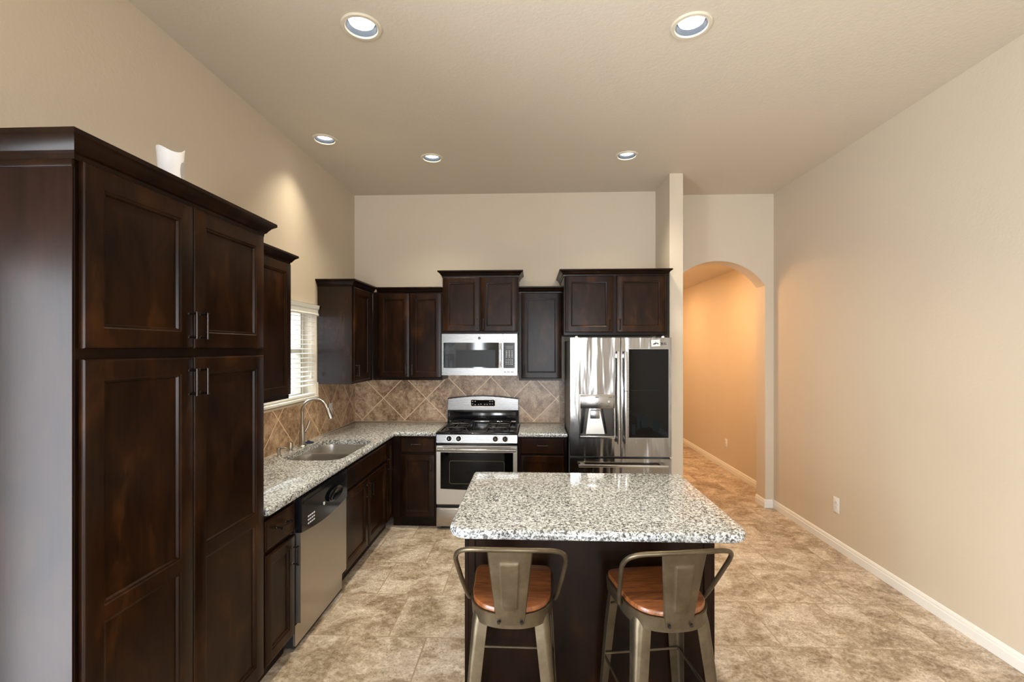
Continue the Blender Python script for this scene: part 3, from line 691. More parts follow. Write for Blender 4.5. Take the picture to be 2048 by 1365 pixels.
for bx_ in ((XL + 0.012, -0.900, YB - 0.012, YB - 0.010, 0.9145, 0.922), (-0.126, 0.330, YB - 0.012, YB - 0.010, 0.9145, 0.922), (XL + 0.010, XL + 0.014, YB - 0.014, YB - 0.010, 0.9145, 1.382)):
    m = MB(); m.box(*bx_); m.build('grout_line', 'caulk', o, 0)
m = MB(); m.box(XL + 0.001, XL + 0.010, PY0 + PW + 0.01, 4.112, 0.9145, 1.240); m.box(XL + 0.001, XL + 0.010, 4.112, YB - 0.0095, 0.9145, 1.382)
o = m.build('tile_backsplash', 'splash_left', smooth=0); tag(o, 'brown stone tile backsplash laid diagonally below the sink window', 'backsplash')
m = MB(); m.box(XL + 0.001, XL + 0.012, PY0 + PW + 0.01, 4.112, 1.240, 1.256); m.box(XL + 0.001, XL + 0.012, 4.108, 4.120, 1.240, 1.400); m.box(XL + 0.009, XL + 0.012, PY0 + PW + 0.01, YB - 0.01, 0.9145, 0.921); m.build('edge_trim', plain('beige_tile_trim', (0.62, 0.52, 0.40, 1), 0.4), o, 0)

# ------------------------------------------------------------------ gas range
RX0, RW, RY = -0.893, 0.758, 4.372
rg = thing('gas_range', 'stainless gas range with black cooktop under the microwave', 'range', (RX0, RY, 0))
m = MB(); m.box(0.002, RW - 0.002, 0.03, 0.60, 0.028, 0.885); m.box(0.03, RW - 0.03, 0.06, 0.58, 0.0, 0.03); m.build('body', 'black', rg, 0)
m = MB(); m.box(0.0, RW, 0.0, 0.030, 0.032, 0.206, 0.003, 2); m.box(0.03, RW - 0.03, -0.004, 0.0, 0.188, 0.198, 0.0015, 1); m.build('storage_drawer', 'steel_warm', rg)
od = MB(); od.poly([(0.0, 0.240), (RW, 0.240), (RW, 0.790), (0.0, 0.790)], [[(0.038, 0.385), (0.24, 0.377), (0.379, 0.374), (0.518, 0.377), (0.720, 0.385), (0.720, 0.728), (0.038, 0.728)]], lambda u, v, t: (u, t, v), 0.0, 0.030)
od = od.build('oven_door', 'steel_warm', rg, 0)
m = MB(); m.box(0.030, RW - 0.030, 0.004, 0.026, 0.368, 0.735); ow = m.build('oven_window', 'black_glass', od, 0)
m = MB(); m.poly(rrect(0.120, 0.640, 0.430, 0.650, 0.02, 4), [rrect(0.126, 0.634, 0.436, 0.644, 0.016, 4)], lambda u, v, t: (u, t, v), 0.0034, 0.0042); m.build('window_border', plain('dark_olive_print', (0.035, 0.034, 0.015, 1), 0.3), ow, 0)
m = MB(); m.tube(catmull([(0.012, -0.030, 0.755), (0.2, -0.040, 0.757), (0.379, -0.043, 0.758), (0.558, -0.040, 0.757), (0.746, -0.030, 0.755)], 6), 0.0150, 14)
for x in (0.022, 0.736): m.box(x - 0.012, x + 0.012, -0.034, 0.001, 0.744, 0.768, 0.003)
m.build('handle', 'steel', od)
m = MB(); m.box(0.06, RW - 0.06, -0.001, 0.0, 0.776, 0.781); m.build('vent_slot', 'dark_gap', od, 0)
cp = MB(); cp.loops([[(0.0, y, z), (RW, y, z)] for y, z in ()] or [[(x, -0.004, 0.818), (x, 0.006, 0.893), (x, 0.05, 0.893), (x, 0.05, 0.818)] for x in (0.0, RW)]); cp = cp.build('control_panel', 'steel', rg, 0)
for x in (0.120, 0.209, 0.554, 0.645):
    m = MB(); m.cyl((x, -0.002, 0.856), (x, -0.010, 0.8555), 0.024, 0.023, 24); m.cyl((x, -0.010, 0.8555), (x, -0.030, 0.854), 0.020, 0.017, 24); m.box(x - 0.004, x + 0.004, -0.034, -0.010, 0.837, 0.873, 0.002)
    k = m.build('knob', 'black', cp); m = MB(); m.box(x - 0.001, x + 0.001, -0.0352, -0.034, 0.850, 0.870); m.build('pointer_mark', 'print', k, 0)
    m = MB(); m.poly(ring(x, 0.8563, 0.030, 24), [ring(x, 0.8563, 0.0255, 24)], lambda u, v, t: (u, -0.004 + (v - 0.818) * 0.1333 - t, v), 0.0, 0.001)
    m.build('knob_ring', 'chrome', k)
for x in (0.120, 0.209, 0.554, 0.645):
    m = MB()
    for a in (20, 50, 80): m.box(x + 0.038 * math.cos(math.radians(a)) - 0.002, x + 0.038 * math.cos(math.radians(a)) + 0.002, -0.0018, 0.004, 0.856 + 0.030 * math.sin(math.radians(a)) - 0.002, 0.856 + 0.030 * math.sin(math.radians(a)) + 0.002)
    m.build('dial_marking', 'ink', cp, 0)
ct = MB(); ct.box(-0.004, RW + 0.002, -0.006, 0.555, 0.893, 0.912, 0.006, 3)
ct.poly(rrect(0.004, RW - 0.006, 0.004, 0.545, 0.03, 5), [rrect(0.028, RW - 0.030, 0.028, 0.530, 0.03, 5)], lambda u, v, t: (u, v, t), 0.911, 0.921)
ct = ct.build('cooktop', 'black', rg, 35)
for bx, by, br in ((0.175, 0.165, 0.045), (0.175, 0.410, 0.036), (0.570, 0.165, 0.048), (0.570, 0.410, 0.034)):
    m = MB(); m.lathe([(br * 1.25, 0.0), (br * 1.2, 0.006), (br, 0.008), (br, 0.016), (br * 0.86, 0.021), (0, 0.022)], (bx, by, 0.912), 28); m.build('burner', 'black_matte', ct)
for gx in (0.175, 0.570):
    m = MB(); z = 0.952
    for cy in (0.165, 0.410):
        hw_, hd_ = 0.108, 0.108
        lp = [(gx + u, cy + v, z) for u, v in rrect(-hw_, hw_, -hd_, hd_, 0.03, 4)]
        m.tube(lp + [lp[0]], 0.006, 8)
        for dx, dy in ((1, 0), (-1, 0), (0, 1), (0, -1)): m.tube([(gx + dx * hw_, cy + dy * hd_, z), (gx + dx * 0.05, cy + dy * 0.05, z + 0.004), (gx + dx * 0.03, cy + dy * 0.03, z)], 0.0055, 8)
        for sx in (-1, 1):
            for sy in (-1, 1): m.tube([(gx + sx * 0.09, cy + sy * 0.098, z), (gx + sx * 0.108, cy + sy * 0.112, 0.912)], 0.006, 8)
    m.tube([(gx, 0.165 + 0.108, z), (gx, 0.410 - 0.108, z)], 0.006, 8)
    m.build('grate', 'black_matte', rg)
bgz = lambda u: 1.172 + 0.030 * math.cos((u - 0.379) / 0.379 * PI / 2)
topl = [(0.014 + (RW - 0.022) * i / 16) for i in range(17)]
m = MB(); m.poly([(0.004, 0.912), (RW + 0.002, 0.912)] + [(x + (0.006 if i == 0 else -0.006 if i == 16 else 0), bgz(x) + 0.004) for i, x in list(enumerate([0.0 + RW * k_ / 16 for k_ in range(17)]))[::-1]], [], lambda u, v, t: (u, t, v), 0.562, 0.610); bg = m.build('backguard', 'black', rg, 0)
m = MB(); m.poly([(0.008, 1.054), (RW - 0.006, 1.054)] + [(x, bgz(x) - 0.006) for x in topl[::-1]], [], lambda u, v, t: (u, t - (v - 1.054) * 0.0, v), 0.548, 0.562); m.build('steel_panel', 'steel', bg, 0)
m = MB(); m.box(0.03, RW - 0.03, 0.554, 0.562, 0.940, 1.035, 0.004); m.build('vent_panel', 'black', bg)
m = MB(); m.box(0.03, RW - 0.03, 0.540, 0.560, 0.930, 0.940, 0.003); m.build('chrome_strip', 'chrome', bg)
m = MB(); m.poly(rrect(0.250, 0.512, 1.090, 1.166, 0.012, 4), [], lambda u, v, t: (u, t, v), 0.545, 0.548); dp = m.build('display_bezel', 'chrome', bg, 0)
m = MB(); m.poly(rrect(0.255, 0.507, 1.095, 1.161, 0.010, 4), [], lambda u, v, t: (u, t, v), 0.5435, 0.545); m.build('display', 'black_glass', dp, 0)
for x, z in [(0.272, 1.145), (0.300, 1.145), (0.455, 1.145), (0.480, 1.145), (0.455, 1.118), (0.480, 1.118), (0.272, 1.118), (0.300, 1.110), (0.335, 1.112), (0.360, 1.116), (0.400, 1.114), (0.425, 1.114)]:
    m = MB(); m.box(x - 0.006, x + 0.006, 0.5425, 0.5435, z - 0.003, z + 0.003); m.build('button', 'print', dp, 0)

# ------------------------------------------------------------------ microwave
mw = thing('microwave', 'stainless over-the-range microwave mounted above the gas range', 'microwave', (-0.887, 4.600, 1.436))
W_, Hh = 0.745, 0.408
m = MB(); m.box(0.004, W_ - 0.004, 0.022, 0.386, 0.004, Hh - 0.004); m.build('body', 'black', mw, 0)
m = MB(); m.poly([(0, 0), (0.603, 0), (0.603, Hh), (0, Hh)], [rrect(0.018, 0.566, 0.072, 0.322, 0.008, 3)], lambda u, v, t: (u, t, v), 0.0, 0.022); dr_ = m.build('door', 'steel', mw, 0)
m = MB(); m.box(0.014, 0.570, 0.003, 0.020, 0.068, 0.326); gw = m.build('door_glass', plain('dark_tinted_glass', (0.012, 0.013, 0.015, 1), 0.06), dr_, 0)
m = MB(); m.box(0.140, 0.528, 0.0024, 0.0030, 0.082, 0.250); m.build('mesh_screen', plain('grey_mesh_screen', (0.016, 0.017, 0.020, 1), 0.35, Specular_IOR_Level=0.25), gw, 0)
m = MB(); m.tube(catmull([(0.584, -0.028, 0.078), (0.584, -0.034, 0.14), (0.584, -0.035, 0.20), (0.584, -0.034, 0.26), (0.584, -0.028, 0.316)], 5), 0.0105, 14)
for z in (0.086, 0.308): m.box(0.577, 0.591, -0.030, 0.001, z - 0.008, z + 0.008, 0.002)
m.build('handle', 'chrome', dr_)
m = MB(); m.cyl((0.372, 0.001, 0.366), (0.372, -0.002, 0.366), 0.013, seg=24); lg = m.build('logo_badge', 'ink', dr_)
m = MB()
for a in range(3):
    t_ = a * 2 * PI / 3; m.tube([(0.372 + 0.010 * math.cos(t_ + q_) * (0.4 + 0.2 * k_), -0.0024, 0.366 + 0.010 * math.sin(t_ + q_) * (0.4 + 0.2 * k_)) for k_, q_ in enumerate((0, 0.5, 1.0, 1.5))], 0.0012, 6)
m.build('logo_swirl', 'print', lg)
m = MB(); m.poly([(0.605, 0), (W_, 0), (W_, Hh), (0.605, Hh)], [rrect(0.609, 0.722, 0.072, 0.322, 0.006, 3)], lambda u, v, t: (u, t, v), 0.0, 0.022); cpn = m.build('control_panel', 'steel', mw, 0)
m = MB(); m.box(0.606, 0.724, 0.003, 0.020, 0.069, 0.325); kp = m.build('keypad', plain('charcoal_keypad', (0.014, 0.015, 0.022, 1), 0.15), cpn, 0)
m = MB(); m.box(0.632, 0.702, 0.002, 0.003, 0.258, 0.292); m.build('display', plain('dim_amber_display', (0.030, 0.020, 0.006, 1), 0.2), kp, 0)
m = MB()
for r_i in range(5):
    for c_i in range(3): m.box(0.632 + c_i * 0.027, 0.648 + c_i * 0.027, 0.0022, 0.003, 0.240 - r_i * 0.015 - 0.0025, 0.240 - r_i * 0.015 + 0.0025)
for r_i in range(4):
    for c_i in range(4): m.box(0.633 + c_i * 0.019, 0.641 + c_i * 0.019, 0.0022, 0.003, 0.158 - r_i * 0.016 - 0.003, 0.158 - r_i * 0.016 + 0.003)
m.build('button', 'print', kp, 0)
m = MB()
for x0, hs in ((0.618, (9, 5, 4, 4)), (0.651, (9, 5, 4, 4)), (0.685, (8, 5, 6, 9))):   # small illegible dark lettering
    for i, hgt in enumerate(hs): m.box(x0 + i * 0.0068, x0 + i * 0.0068 + 0.005, -0.0008, 0.0, 0.028, 0.028 + hgt * 0.0017)
m.build('lettering', 'ink', cpn, 0)

# ------------------------------------------------------------------ refrigerator
FX, FY, FW = 0.343, 4.200, 0.890
fr = thing('refrigerator', 'stainless french-door refrigerator with dark glass panel beside the divider wall', 'refrigerator', (FX, FY, 0))
m = MB(); m.box(0.004, FW - 0.004, 0.075, 0.765, 0.03, 1.772); m.box(0.03, FW - 0.03, 0.10, 0.74, 0.0, 0.03); m.build('case', plain('grey_case', (0.16, 0.16, 0.155, 1), 0.5, 0.3), fr, 0)
def curved_front(m, x0, x1, z0, z1, bulge=0.003, hole=None, y0=0.065):
    """door with a gently bowed face; hole = (hx0, hx1, hz0, hz1)"""
    xs = sorted(set([x0 + (x1 - x0) * i / 14 for i in range(15)] + ([hole[0], hole[1]] if hole else [])))
    fy_ = lambda x: 0.006 + -bulge * (1 - ((x - (x0 + x1) / 2) / ((x1 - x0) / 2)) ** 2)
    tb = bmesh.new()
    def q(*p): tb.faces.new([tb.verts.new(v) for v in p])
    zsplit = [z0, z1] if not hole else [z0, hole[2], hole[3], z1]
    for a, b2 in zip(xs, xs[1:]):
        for za, zb in zip(zsplit, zsplit[1:]):
            if hole and za == hole[2] and a >= hole[0] - 1e-6 and b2 <= hole[1] + 1e-6: continue
            q((a, fy_(a), za), (b2, fy_(b2), za), (b2, fy_(b2), zb), (a, fy_(a), zb))
        q((a, y0, z0), (a, fy_(a), z0), (b2, fy_(b2), z0), (b2, y0, z0)); q((a, fy_(a), z1), (a, y0, z1), (b2, y0, z1), (b2, fy_(b2), z1))
    for x in (x0, x1): q((x, fy_(x), z0), (x, y0, z0), (x, y0, z1), (x, fy_(x), z1))
    q((x0, y0, z0), (x1, y0, z0), (x1, y0, z1), (x0, y0, z1))
    if hole:
        hx0, hx1, hz0, hz1 = hole
        for x in (hx0, hx1): q((x, fy_(x), hz0), (x, y0 - 0.01, hz0), (x, y0 - 0.01, hz1), (x, fy_(x), hz1))
        hs = [x for x in xs if hx0 - 1e-6 <= x <= hx1 + 1e-6]
        for z in (hz0, hz1):
            for a, b2 in zip(hs, hs[1:]): q((a, fy_(a), z), (b2, fy_(b2), z), (b2, y0 - 0.01, z), (a, y0 - 0.01, z))
    bmesh.ops.remove_doubles(tb, verts=tb.verts[:], dist=1e-6); bmesh.ops.recalc_face_normals(tb, faces=tb.faces[:])
    return m.add(tb)
GAP = 0.446
dl = curved_front(MB(), 0.0, GAP - 0.003, 0.742, 1.796, hole=(0.090, 0.384, 0.920, 1.285)).build('left_door', 'steel_wavy', fr, 30)
dr2 = curved_front(MB(), GAP + 0.003, FW, 0.742, 1.796).build('right_door', 'steel_wavy', fr, 30)
fz_ = curved_front(MB(), 0.0, FW, 0.060, 0.722, 0.002).build('freezer_drawer', 'steel_wavy', fr, 30)
def bar_handle(parent, p0, p1, off, name='handle'):
    p0, p1 = Vector(p0), Vector(p1); m = MB(); d_ = (p1 - p0).normalized()
    if abs(d_.z) > 0.5: m.box(p0.x - 0.0125, p0.x + 0.0125, p0.y - off - 0.018, p0.y - off, p0.z, p1.z, 0.005)
    else: m.box(p0.x, p1.x, p0.y - off - 0.018, p0.y - off, p0.z - 0.0125, p0.z + 0.0125, 0.005)
    for t in (0.05, 0.95):
        c_ = p0.lerp(p1, t); m.box(c_.x - 0.013, c_.x + 0.013, c_.y - off - 0.001, c_.y + 0.001, c_.z - 0.020, c_.z + 0.020, 0.003) if abs(d_.z) > 0.5 else m.box(c_.x - 0.022, c_.x + 0.022, c_.y - off - 0.001, c_.y + 0.001, c_.z - 0.010, c_.z + 0.010, 0.003)
    return m.build(name, 'handle_steel', parent)
bar_handle(dl, (0.418, 0.004, 0.862), (0.418, 0.004, 1.676), 0.040); hr = bar_handle(dr2, (0.482, 0.004, 0.862), (0.482, 0.004, 1.676), 0.040); bar_handle(fz_, (0.068, 0.004, 0.668), (0.850, 0.004, 0.668), 0.040)
m = MB(); m.box(0.4815 - 0.0135, 0.4815 + 0.0135, -0.055, -0.034, 1.325, 1.330); m.build('door_in_door_seam', 'dark_gap', hr, 0)
# dispenser
m = MB(); m.box(0.086, 0.388, -0.010, 0.050, 1.168, 1.289, 0.003); dp = m.build('dispenser_panel', steel('smooth_steel', (0.30, 0.285, 0.27, 1), 0.22), dl)
m = MB()
for x, z, w_, h_ in [(0.233, 1.268, 0.028, 0.007), (0.352, 1.268, 0.030, 0.004), (0.130, 1.213, 0.006, 0.003), (0.197, 1.213, 0.012, 0.003), (0.235, 1.213, 0.014, 0.003), (0.276, 1.213, 0.016, 0.003), (0.342, 1.210, 0.022, 0.003), (0.330, 1.190, 0.040, 0.005)]: m.box(x - w_ / 2, x + w_ / 2, -0.0105, -0.010, z - h_ / 2, z + h_ / 2)
m.build('printed_marking', 'ink', dp, 0)
m = MB(); m.poly([(0.222, 1.240), (0.226, 1.222), (0.240, 1.222), (0.245, 1.240), (0.240, 1.236), (0.234, 1.230), (0.228, 1.236)], [], lambda u, v, t: (u, t, v), -0.0108, -0.010); m.cyl((0.340, -0.010, 1.231), (0.340, -0.0108, 1.231), 0.010, seg=20); m.cyl((0.349, -0.010, 1.231), (0.349, -0.0108, 1.231), 0.005, seg=12); m.build('lit_icon', 'print', dp, 0)
m = MB(); m.box(0.086, 0.390, 0.052, 0.056, 0.916, 1.289); m.build('dispenser_recess', plain('dark_recess', (0.05, 0.042, 0.034, 1), 0.25, 0.5), dl, 0)
m = MB(); m.poly([(0.140, 0.936), (0.308, 0.936), (0.262, 1.168), (0.172, 1.168)], [], lambda u, v, t: (u, t + (v - 0.936) * 0.03, v), 0.026, 0.050); pb = m.build('dispenser_chute', 'steel_warm', dl, 0)
m = MB(); m.box(0.178, 0.262, 0.010, 0.028, 1.075, 1.150, 0.003); m.box(0.190, 0.270, 0.000, 0.030, 1.150, 1.168, 0.002); m.build('paddle', 'steel', dl)
m = MB()
m.loops([[(0.110, 0.030, 1.168), (0.140, 0.030, 1.168), (0.112, 0.030, 0.940), (0.094, 0.030, 0.940)], [(0.110, 0.052, 1.168), (0.140, 0.052, 1.168), (0.112, 0.052, 0.940), (0.094, 0.052, 0.940)]])
m.build('side_fin', 'black', dl, 0); m = MB()
m.loops([[(0.280, 0.030, 1.168), (0.290, 0.030, 1.168), (0.330, 0.030, 0.940), (0.318, 0.030, 0.940)], [(0.280, 0.052, 1.168), (0.290, 0.052, 1.168), (0.330, 0.052, 0.940), (0.318, 0.052, 0.940)]])
m.build('side_fin', 'black', dl, 0)
m = MB(); m.box(0.086, 0.390, -0.012, 0.052, 0.908, 0.926, 0.003); m.build('drip_tray', 'steel', dl)
m = MB(); m.poly([(0.082, 0.904), (0.394, 0.904), (0.394, 1.293), (0.082, 1.293)], [[(0.087, 0.909), (0.389, 0.909), (0.389, 1.288), (0.087, 1.288)]], lambda u, v, t: (u, t, v), -0.010, 0.004); m.build('dispenser_bezel', 'chrome', dl, 0)
# glass panel with dim shelves behind
m = MB(); m.poly(rrect(0.514, 0.860, 0.912, 1.694, 0.004, 2), [], lambda u, v, t: (u, t, v), -0.0085, 0.004); gp = m.build('glass_panel', 'black_glass', dr2, 0)
m = MB(); m.poly([(0.509, 0.907), (0.865, 0.907), (0.865, 1.699), (0.509, 1.699)], [[(0.514, 0.912), (0.860, 0.912), (0.860, 1.694), (0.514, 1.694)]], lambda u, v, t: (u, t, v), -0.0092, 0.004); m.build('glass_bezel', 'steel', dr2, 0)
m = MB(); m.box(0.532, 0.790, -0.0088, -0.0084, 1.330, 1.334); m.build('shelf_edge', plain('dim_green_glass_edge', (0.012, 0.020, 0.012, 1), 0.5, Specular_IOR_Level=0.1), gp, 0)
m = MB()
for x, z, w_, h_ in [(0.556, 0.985, 0.030, 0.09), (0.600, 1.04, 0.022, 0.10), (0.650, 1.05, 0.050, 0.10), (0.750, 1.02, 0.055, 0.10)]: m.box(x - w_ / 2, x + w_ / 2, -0.0087, -0.0084, z - h_ / 2, z + h_ / 2)
m.build('dim_contents', plain('dim_blue_contents', (0.003, 0.007, 0.008, 1), 0.5, Specular_IOR_Level=0.1), gp, 0)
m = MB()
for x in (0.06, 0.83): m.cyl((x, 0.06, 1.796), (x, 0.06, 1.812), 0.016, 0.010, 16)
m.box(0.03, 0.10, 0.04, 0.14, 1.772, 1.797, 0.004); m.box(0.79, 0.86, 0.04, 0.14, 1.772, 1.797, 0.004); m.build('hinge_cap', 'white_plastic', fr)
text('logo', 'LG', 0.030, dr2, (0.826, -0.0025, 1.742), (PI / 2, 0, 0), 'ink')
m = MB(); m.cyl((0.794, 0.004, 1.742), (0.794, -0.003, 1.742), 0.0125, seg=20); lo = m.build('logo_disc', plain('dark_red_brown_print', (0.05, 0.018, 0.012, 1), 0.4), dr2)
m = MB(); m.box(0.7925, 0.7942, -0.0036, -0.003, 1.737, 1.748); m.box(0.7925, 0.799, -0.0036, -0.003, 1.737, 1.7388); m.build('logo_line', 'print', lo, 0)
# magnet
mg = thing('refrigerator_magnet', 'small white card magnet with a black emblem on the refrigerator door', 'magnet', (FX + 0.748, FY - 0.0055, 1.748)); mg.rotation_euler = (0, -0.06, 0)
m = MB(); m.box(-0.039, 0.039, -0.0025, 0.0, -0.029, 0.029, 0.0008, 1); m.build('card', 'white_plastic', mg, 0)
m = MB(); m.poly([(-0.029, -0.013), (-0.018, -0.003), (-0.004, 0.004), (0.010, 0.004), (0.022, -0.002), (0.030, -0.012), (0.016, -0.0115), (0.008, -0.004), (-0.002, -0.012)], [], lambda u, v, t: (u, t, v), -0.0031, -0.0025); m.box(-0.006, 0.000, -0.0031, -0.0025, 0.009, 0.013); m.box(0.004, 0.007, -0.0031, -0.0025, 0.009, 0.013); m.build('emblem', 'ink', mg, 0)

# ------------------------------------------------------------------ ceiling cans
CANL = ['recessed ceiling light nearest the camera above the left side of the island', 'recessed ceiling light nearest the camera on the right side of the room',
        'recessed ceiling light close to the left wall above the sink', 'recessed ceiling light in front of the back wall left of centre', 'recessed ceiling light in front of the back wall near the divider wall']
for i, ((x, y, r), lab) in enumerate(zip(cans, CANL)):
    t = thing('recessed_light', lab, 'ceiling light', (x, y, H), 0, 'recessed ceiling lights')
    m = MB(); m.lathe([(r, 0.0), (r, -0.004), (r * 0.95, -0.009), (r * 0.80, -0.010), (r * 0.765, -0.004), (r * 0.765, 0.002), (r * 0.80, 0.004)], (0, 0, 0), 40); m.build('trim_ring', 'can_trim', t)
    m = MB(); m.lathe([(r * 0.765, -0.002), (r * 0.755, 0.006), (r * 0.74, 0.012), (r * 0.72, 0.055), (r * 0.5, 0.075), (0, 0.076)], (0, 0, 0), 40); m.build('reflector', 'bulb_can', t)
    m = MB(); m.lathe([(r * 0.64, 0.040), (r * 0.64, 0.026), (r * 0.61, 0.020), (r * 0.40, 0.015), (0, 0.013)], (0, 0, 0), 32); m.build('bulb', 'bulb', t)
    l = bpy.data.lights.new('can_beam', 'SPOT'); l.energy = (74, 74, 36, 64, 64)[i]; l.color = (1.0, 0.89, 0.69); l.spot_size = math.radians((125, 125, 100, 125, 125)[i]); l.spot_blend = 1.0; l.shadow_soft_size = 0.06
    lo = bpy.data.objects.new('can_beam', l); C.objects.link(lo); lo.location = (0, 0, 0.006); lo.parent = t

# ------------------------------------------------------------------ small fittings
def outlet(label, loc, rz, w=0.070, h=0.114, kind='outlet'):
    t = thing('wall_outlet', label, 'outlet', loc, rz, 'wall outlets')
    m = MB(); m.box(-w / 2, w / 2, -0.006, 0.0, -h / 2, h / 2, 0.002); pl = m.build('cover_plate', 'white_plastic', t)
    for s_ in (-1, 1):
        m = MB(); m.poly(rrect(-0.016, 0.016, s_ * 0.020 - 0.013, s_ * 0.020 + 0.013, 0.006, 3), [], lambda u, v, t_: (u, t_, v), -0.0078, -0.006); so = m.build('socket', plain('ivory_socket', (0.72, 0.72, 0.70, 1), 0.35), pl, 0)
        m = MB(); m.box(-0.007, -0.0055, -0.0082, -0.0078, s_ * 0.020 - 0.004, s_ * 0.020 + 0.005); m.box(0.0055, 0.007, -0.0082, -0.0078, s_ * 0.020 - 0.004, s_ * 0.020 + 0.005); m.build('slot', 'dark_gap', so, 0)
outlet('white electrical outlet low on the right wall', (XR, 4.094, 0.375), -PI / 2, 0.074, 0.130)
outlet('white electrical outlet low on the orange-lit hallway wall', (2.73, 6.72, 0.375), -PI / 2)
outlet('white electrical outlet on the tile backsplash behind the faucet head', (XL + 0.009, 4.37, 1.125), RL)

# white wax warmer on the pantry
v = thing('ceramic_warmer', 'white ceramic warmer with wavy rim and oval opening on top of the pantry', 'wax warmer', (-1.56, 1.968, 2.319)); v.scale = (0.68, 0.68, 1)
N = 48; sect = lambda r, zf, sx=1.0: [(r * math.cos(2 * PI * i / N), r * math.sin(2 * PI * i / N), zf(2 * PI * i / N)) for i in range(N)]
rim = lambda a: 0.232 + 0.016 * math.sin(2 * a - 0.5) + 0.006 * math.cos(a - 0.5)
m = MB(); lv = [0.0, 0.06, 0.13, 0.19]
m.loops([sect(0.052, lambda a: 0.0), sect(0.060, lambda a: 0.004), sect(0.063, lambda a: 0.07), sect(0.067, lambda a: 0.13), sect(0.073, lambda a: rim(a) - 0.02), sect(0.077, rim), sect(0.074, lambda a: rim(a) + 0.001), sect(0.069, lambda a: rim(a) - 0.02), sect(0.060, lambda a: 0.13), sect(0.02, lambda a: 0.12)], True, True)
m.build('vessel', 'ceramic', v, 50)
m = MB(); ang = 0.22; N2 = 20
rv = lambda z: 0.067 + (z - 0.13) * 0.075
def ovp(k_, dz_, i):
    a_ = ang + k_ * 0.30 * math.cos(2 * PI * i / N2); z_ = 0.155 + k_ * 0.036 * math.sin(2 * PI * i / N2); return ((rv(z_) + dz_) * math.cos(a_), (rv(z_) + dz_) * math.sin(a_), z_)
ov = [[ovp(k_, dz_, i) for i in range(N2)] for k_, dz_ in ((1.08, 0.0), (1.0, 0.0022), (0.92, 0.0008), (0.5, 0.0022))]
m.loops(ov, False, True); m.build('oval_opening', plain('opening_shade_grey', (0.34, 0.33, 0.34, 1), 0.4), v)  # solid cap on the vessel; the opening's shade is painted as its grey

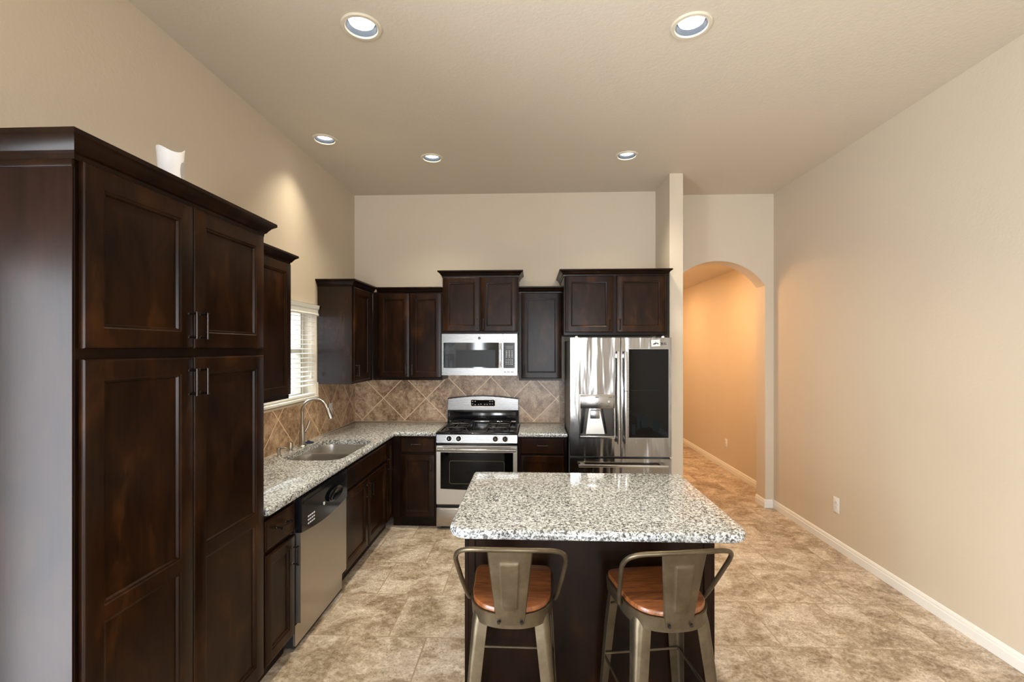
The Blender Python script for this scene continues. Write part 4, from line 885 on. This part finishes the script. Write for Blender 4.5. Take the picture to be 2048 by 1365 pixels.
# ------------------------------------------------------------------ stools
def make_stool(label):
    t = thing('bar_stool', label, 'stool', (0, 0, 0), 0, 'metal bar stools at the island')
    half = [(0.0, -0.198), (0.06, -0.192), (0.115, -0.166), (0.152, -0.118), (0.168, -0.055), (0.172, 0.02), (0.176, 0.10), (0.176, 0.155), (0.160, 0.183), (0.12, 0.191), (0.05, 0.194), (0.0, 0.195)]
    pts = [Vector((x, y, 0)) for x, y in half] + [Vector((-x, y, 0)) for x, y in half[-2:0:-1]]
    ol_ = [(p_.x, p_.y) for p_ in catmull(pts, 4, True)]
    lay = [(0.006, 0.628), (0.0, 0.632), (0.0, 0.646), (0.003, 0.650), (0.008, 0.651)]
    m = MB(); m.loops([[(x, y, z) for x, y in offset_poly(ol_, -o_)] for o_, z in lay]); m.build('seat', 'seat_wood', t, 40)
    lay = [(0.004, 0.570), (0.0045, 0.570), (0.006, 0.600), (0.009, 0.622), (0.010, 0.628), (0.006, 0.629), (-0.010, 0.6275), (-0.010, 0.6245), (0.000, 0.622), (-0.001, 0.600), (-0.001, 0.570)]
    m = MB(); m.loops([[(x, y, z) for x, y in offset_poly(ol_, o_)] for o_, z in lay], False, False)
    m.poly(offset_poly(ol_, -0.004), [], lambda u, v_, z: (u, v_, z), 0.6235, 0.6265); m.build('seat_frame', 'gunmetal', t, 40)
    for sx in (-1, 1):
        for sy in (-1, 1):
            rings = []
            for z, cxx, cyy, w_, rr in ((0.606, 0.158 if sy < 0 else 0.172, 0.150 if sy < 0 else 0.178, 0.066, 0.045), (0.56, 0.164 if sy < 0 else 0.177, 0.158 if sy < 0 else 0.183, 0.066, 0.034), (0.40, 0.174 if sy < 0 else 0.188, 0.178 if sy < 0 else 0.196, 0.058, 0.022), (0.20, 0.188 if sy < 0 else 0.198, 0.198 if sy < 0 else 0.208, 0.049, 0.016), (0.012, 0.200 if sy < 0 else 0.208, 0.214 if sy < 0 else 0.218, 0.040, 0.012)):
                outer = [(-w_, 0)] + [(-rr + rr * math.sin(a_), -rr + rr * math.cos(a_)) for a_ in [PI / 2 * i / 6 for i in range(7)]] + [(0, -w_)]
                inner = [(-0.003, -w_)] + [(-rr + (rr - 0.003) * math.sin(a_), -rr + (rr - 0.003) * math.cos(a_)) for a_ in [PI / 2 * i / 6 for i in range(6, -1, -1)]] + [(-w_, -0.003)]
                rings.append([(sx * (cxx + u), sy * (cyy + v_), z) for u, v_ in outer + inner])
            m = MB(); m.loops(rings); lg_ = m.build('leg', 'gunmetal', t, 40)
            m = MB(); m.box(sx * (0.198 if sy < 0 else 0.206) - 0.022 * sx - 0.019, sx * (0.198 if sy < 0 else 0.206) - 0.022 * sx + 0.019, sy * (0.212 if sy < 0 else 0.216) - 0.022 * sy - 0.019, sy * (0.212 if sy < 0 else 0.216) - 0.022 * sy + 0.019, 0.0, 0.013, 0.003); m.build('rubber_foot', 'black_matte', lg_)
    for z, (x1_, y1_), (x2_, y2_) in ((0.245, (-0.185, 0.196), (0.185, 0.196)), (0.245, (-0.180, -0.180), (-0.186, 0.188)), (0.245, (0.180, -0.180), (0.186, 0.188)), (0.20, (-0.175, -0.188), (0.175, -0.188))):
        m = MB(); m.tube([(x1_, y1_, z), (x2_, y2_, z)], 0.0065, 10); m.build('stretcher', 'gunmetal', t)
    m = MB()
    for s_ in (-1, 1): m.tube([(s_ * 0.150, -0.140, 0.520), (s_ * 0.06, -0.05, 0.585), (-s_ * 0.06, 0.06, 0.585 - s_ * 0.014), (-s_ * 0.165, 0.165, 0.500)], 0.005, 8)
    m.build('cross_brace', 'gunmetal', t)
    R_ = [(0.176, -0.02, 0.606), (0.186, -0.035, 0.610), (0.196, -0.055, 0.640), (0.210, -0.105, 0.720), (0.221, -0.150, 0.795), (0.225, -0.180, 0.842), (0.212, -0.212, 0.880), (0.175, -0.238, 0.903), (0.110, -0.258, 0.913), (0.04, -0.266, 0.916), (0, -0.267, 0.917)]
    m = MB(); m.tube(catmull(R_ + [(-x, y, z) for x, y, z in R_[-2::-1]], 4), 0.0098, 12); m.build('back_rail', 'gunmetal', t)
    # pressed sheet back splat with raised border and rolled edges
    S0 = Vector((0, -0.207, 0.588)); S1 = Vector((0, -0.263, 0.912))
    P_ = lambda u, k_, d_: (u * (0.058 + (0.092 - 0.058) * k_), S0.y + (S1.y - S0.y) * k_ - d_ + 0.010 * (u * u), S0.z + (S1.z - S0.z) * k_)
    us = [-1 + 2 * i / 36 for i in range(37)]; m = MB(); ks = [i / 48 for i in range(49)]
    emb = lambda u, k_: 0.0042 * max(0, min(1, (0.46 - abs(u)) / 0.05)) * max(0, min(1, (0.84 - k_) / 0.02)) * max(0, min(1, (k_ - 0.22) / 0.02))
    rings = [[P_(u, k_, 0.0015 + emb(u, k_) - (0.006 if abs(u) == 1 else 0)) for u in us] + [P_(u, k_, -0.0015 + emb(u, k_) - (0.006 if abs(u) == 1 else 0)) for u in us[::-1]] for k_ in ks]
    m.loops(rings); sp_ = m.build('back_splat', 'gunmetal', t, 25)
    m = MB()
    for sx in (-1, 1): m.cyl((sx * 0.046, -0.210, 0.602), (sx * 0.046, -0.217, 0.601), 0.0075, 0.006, 14)
    m.build('bolt', 'black', sp_)
    return t
st = make_stool('metal bar stool with wood seat standing square to the island, nearer the dishwasher')
st.location = (-0.086, 2.092, 0); st.rotation_euler = (0, 0, 0.0)
s2 = copy_tree(st); s2['label'] = 'metal bar stool with wood seat turned at a slight angle, nearer the right wall'
s2.location = (0.556, 2.095, 0); s2.rotation_euler = (0, 0, 0.15)
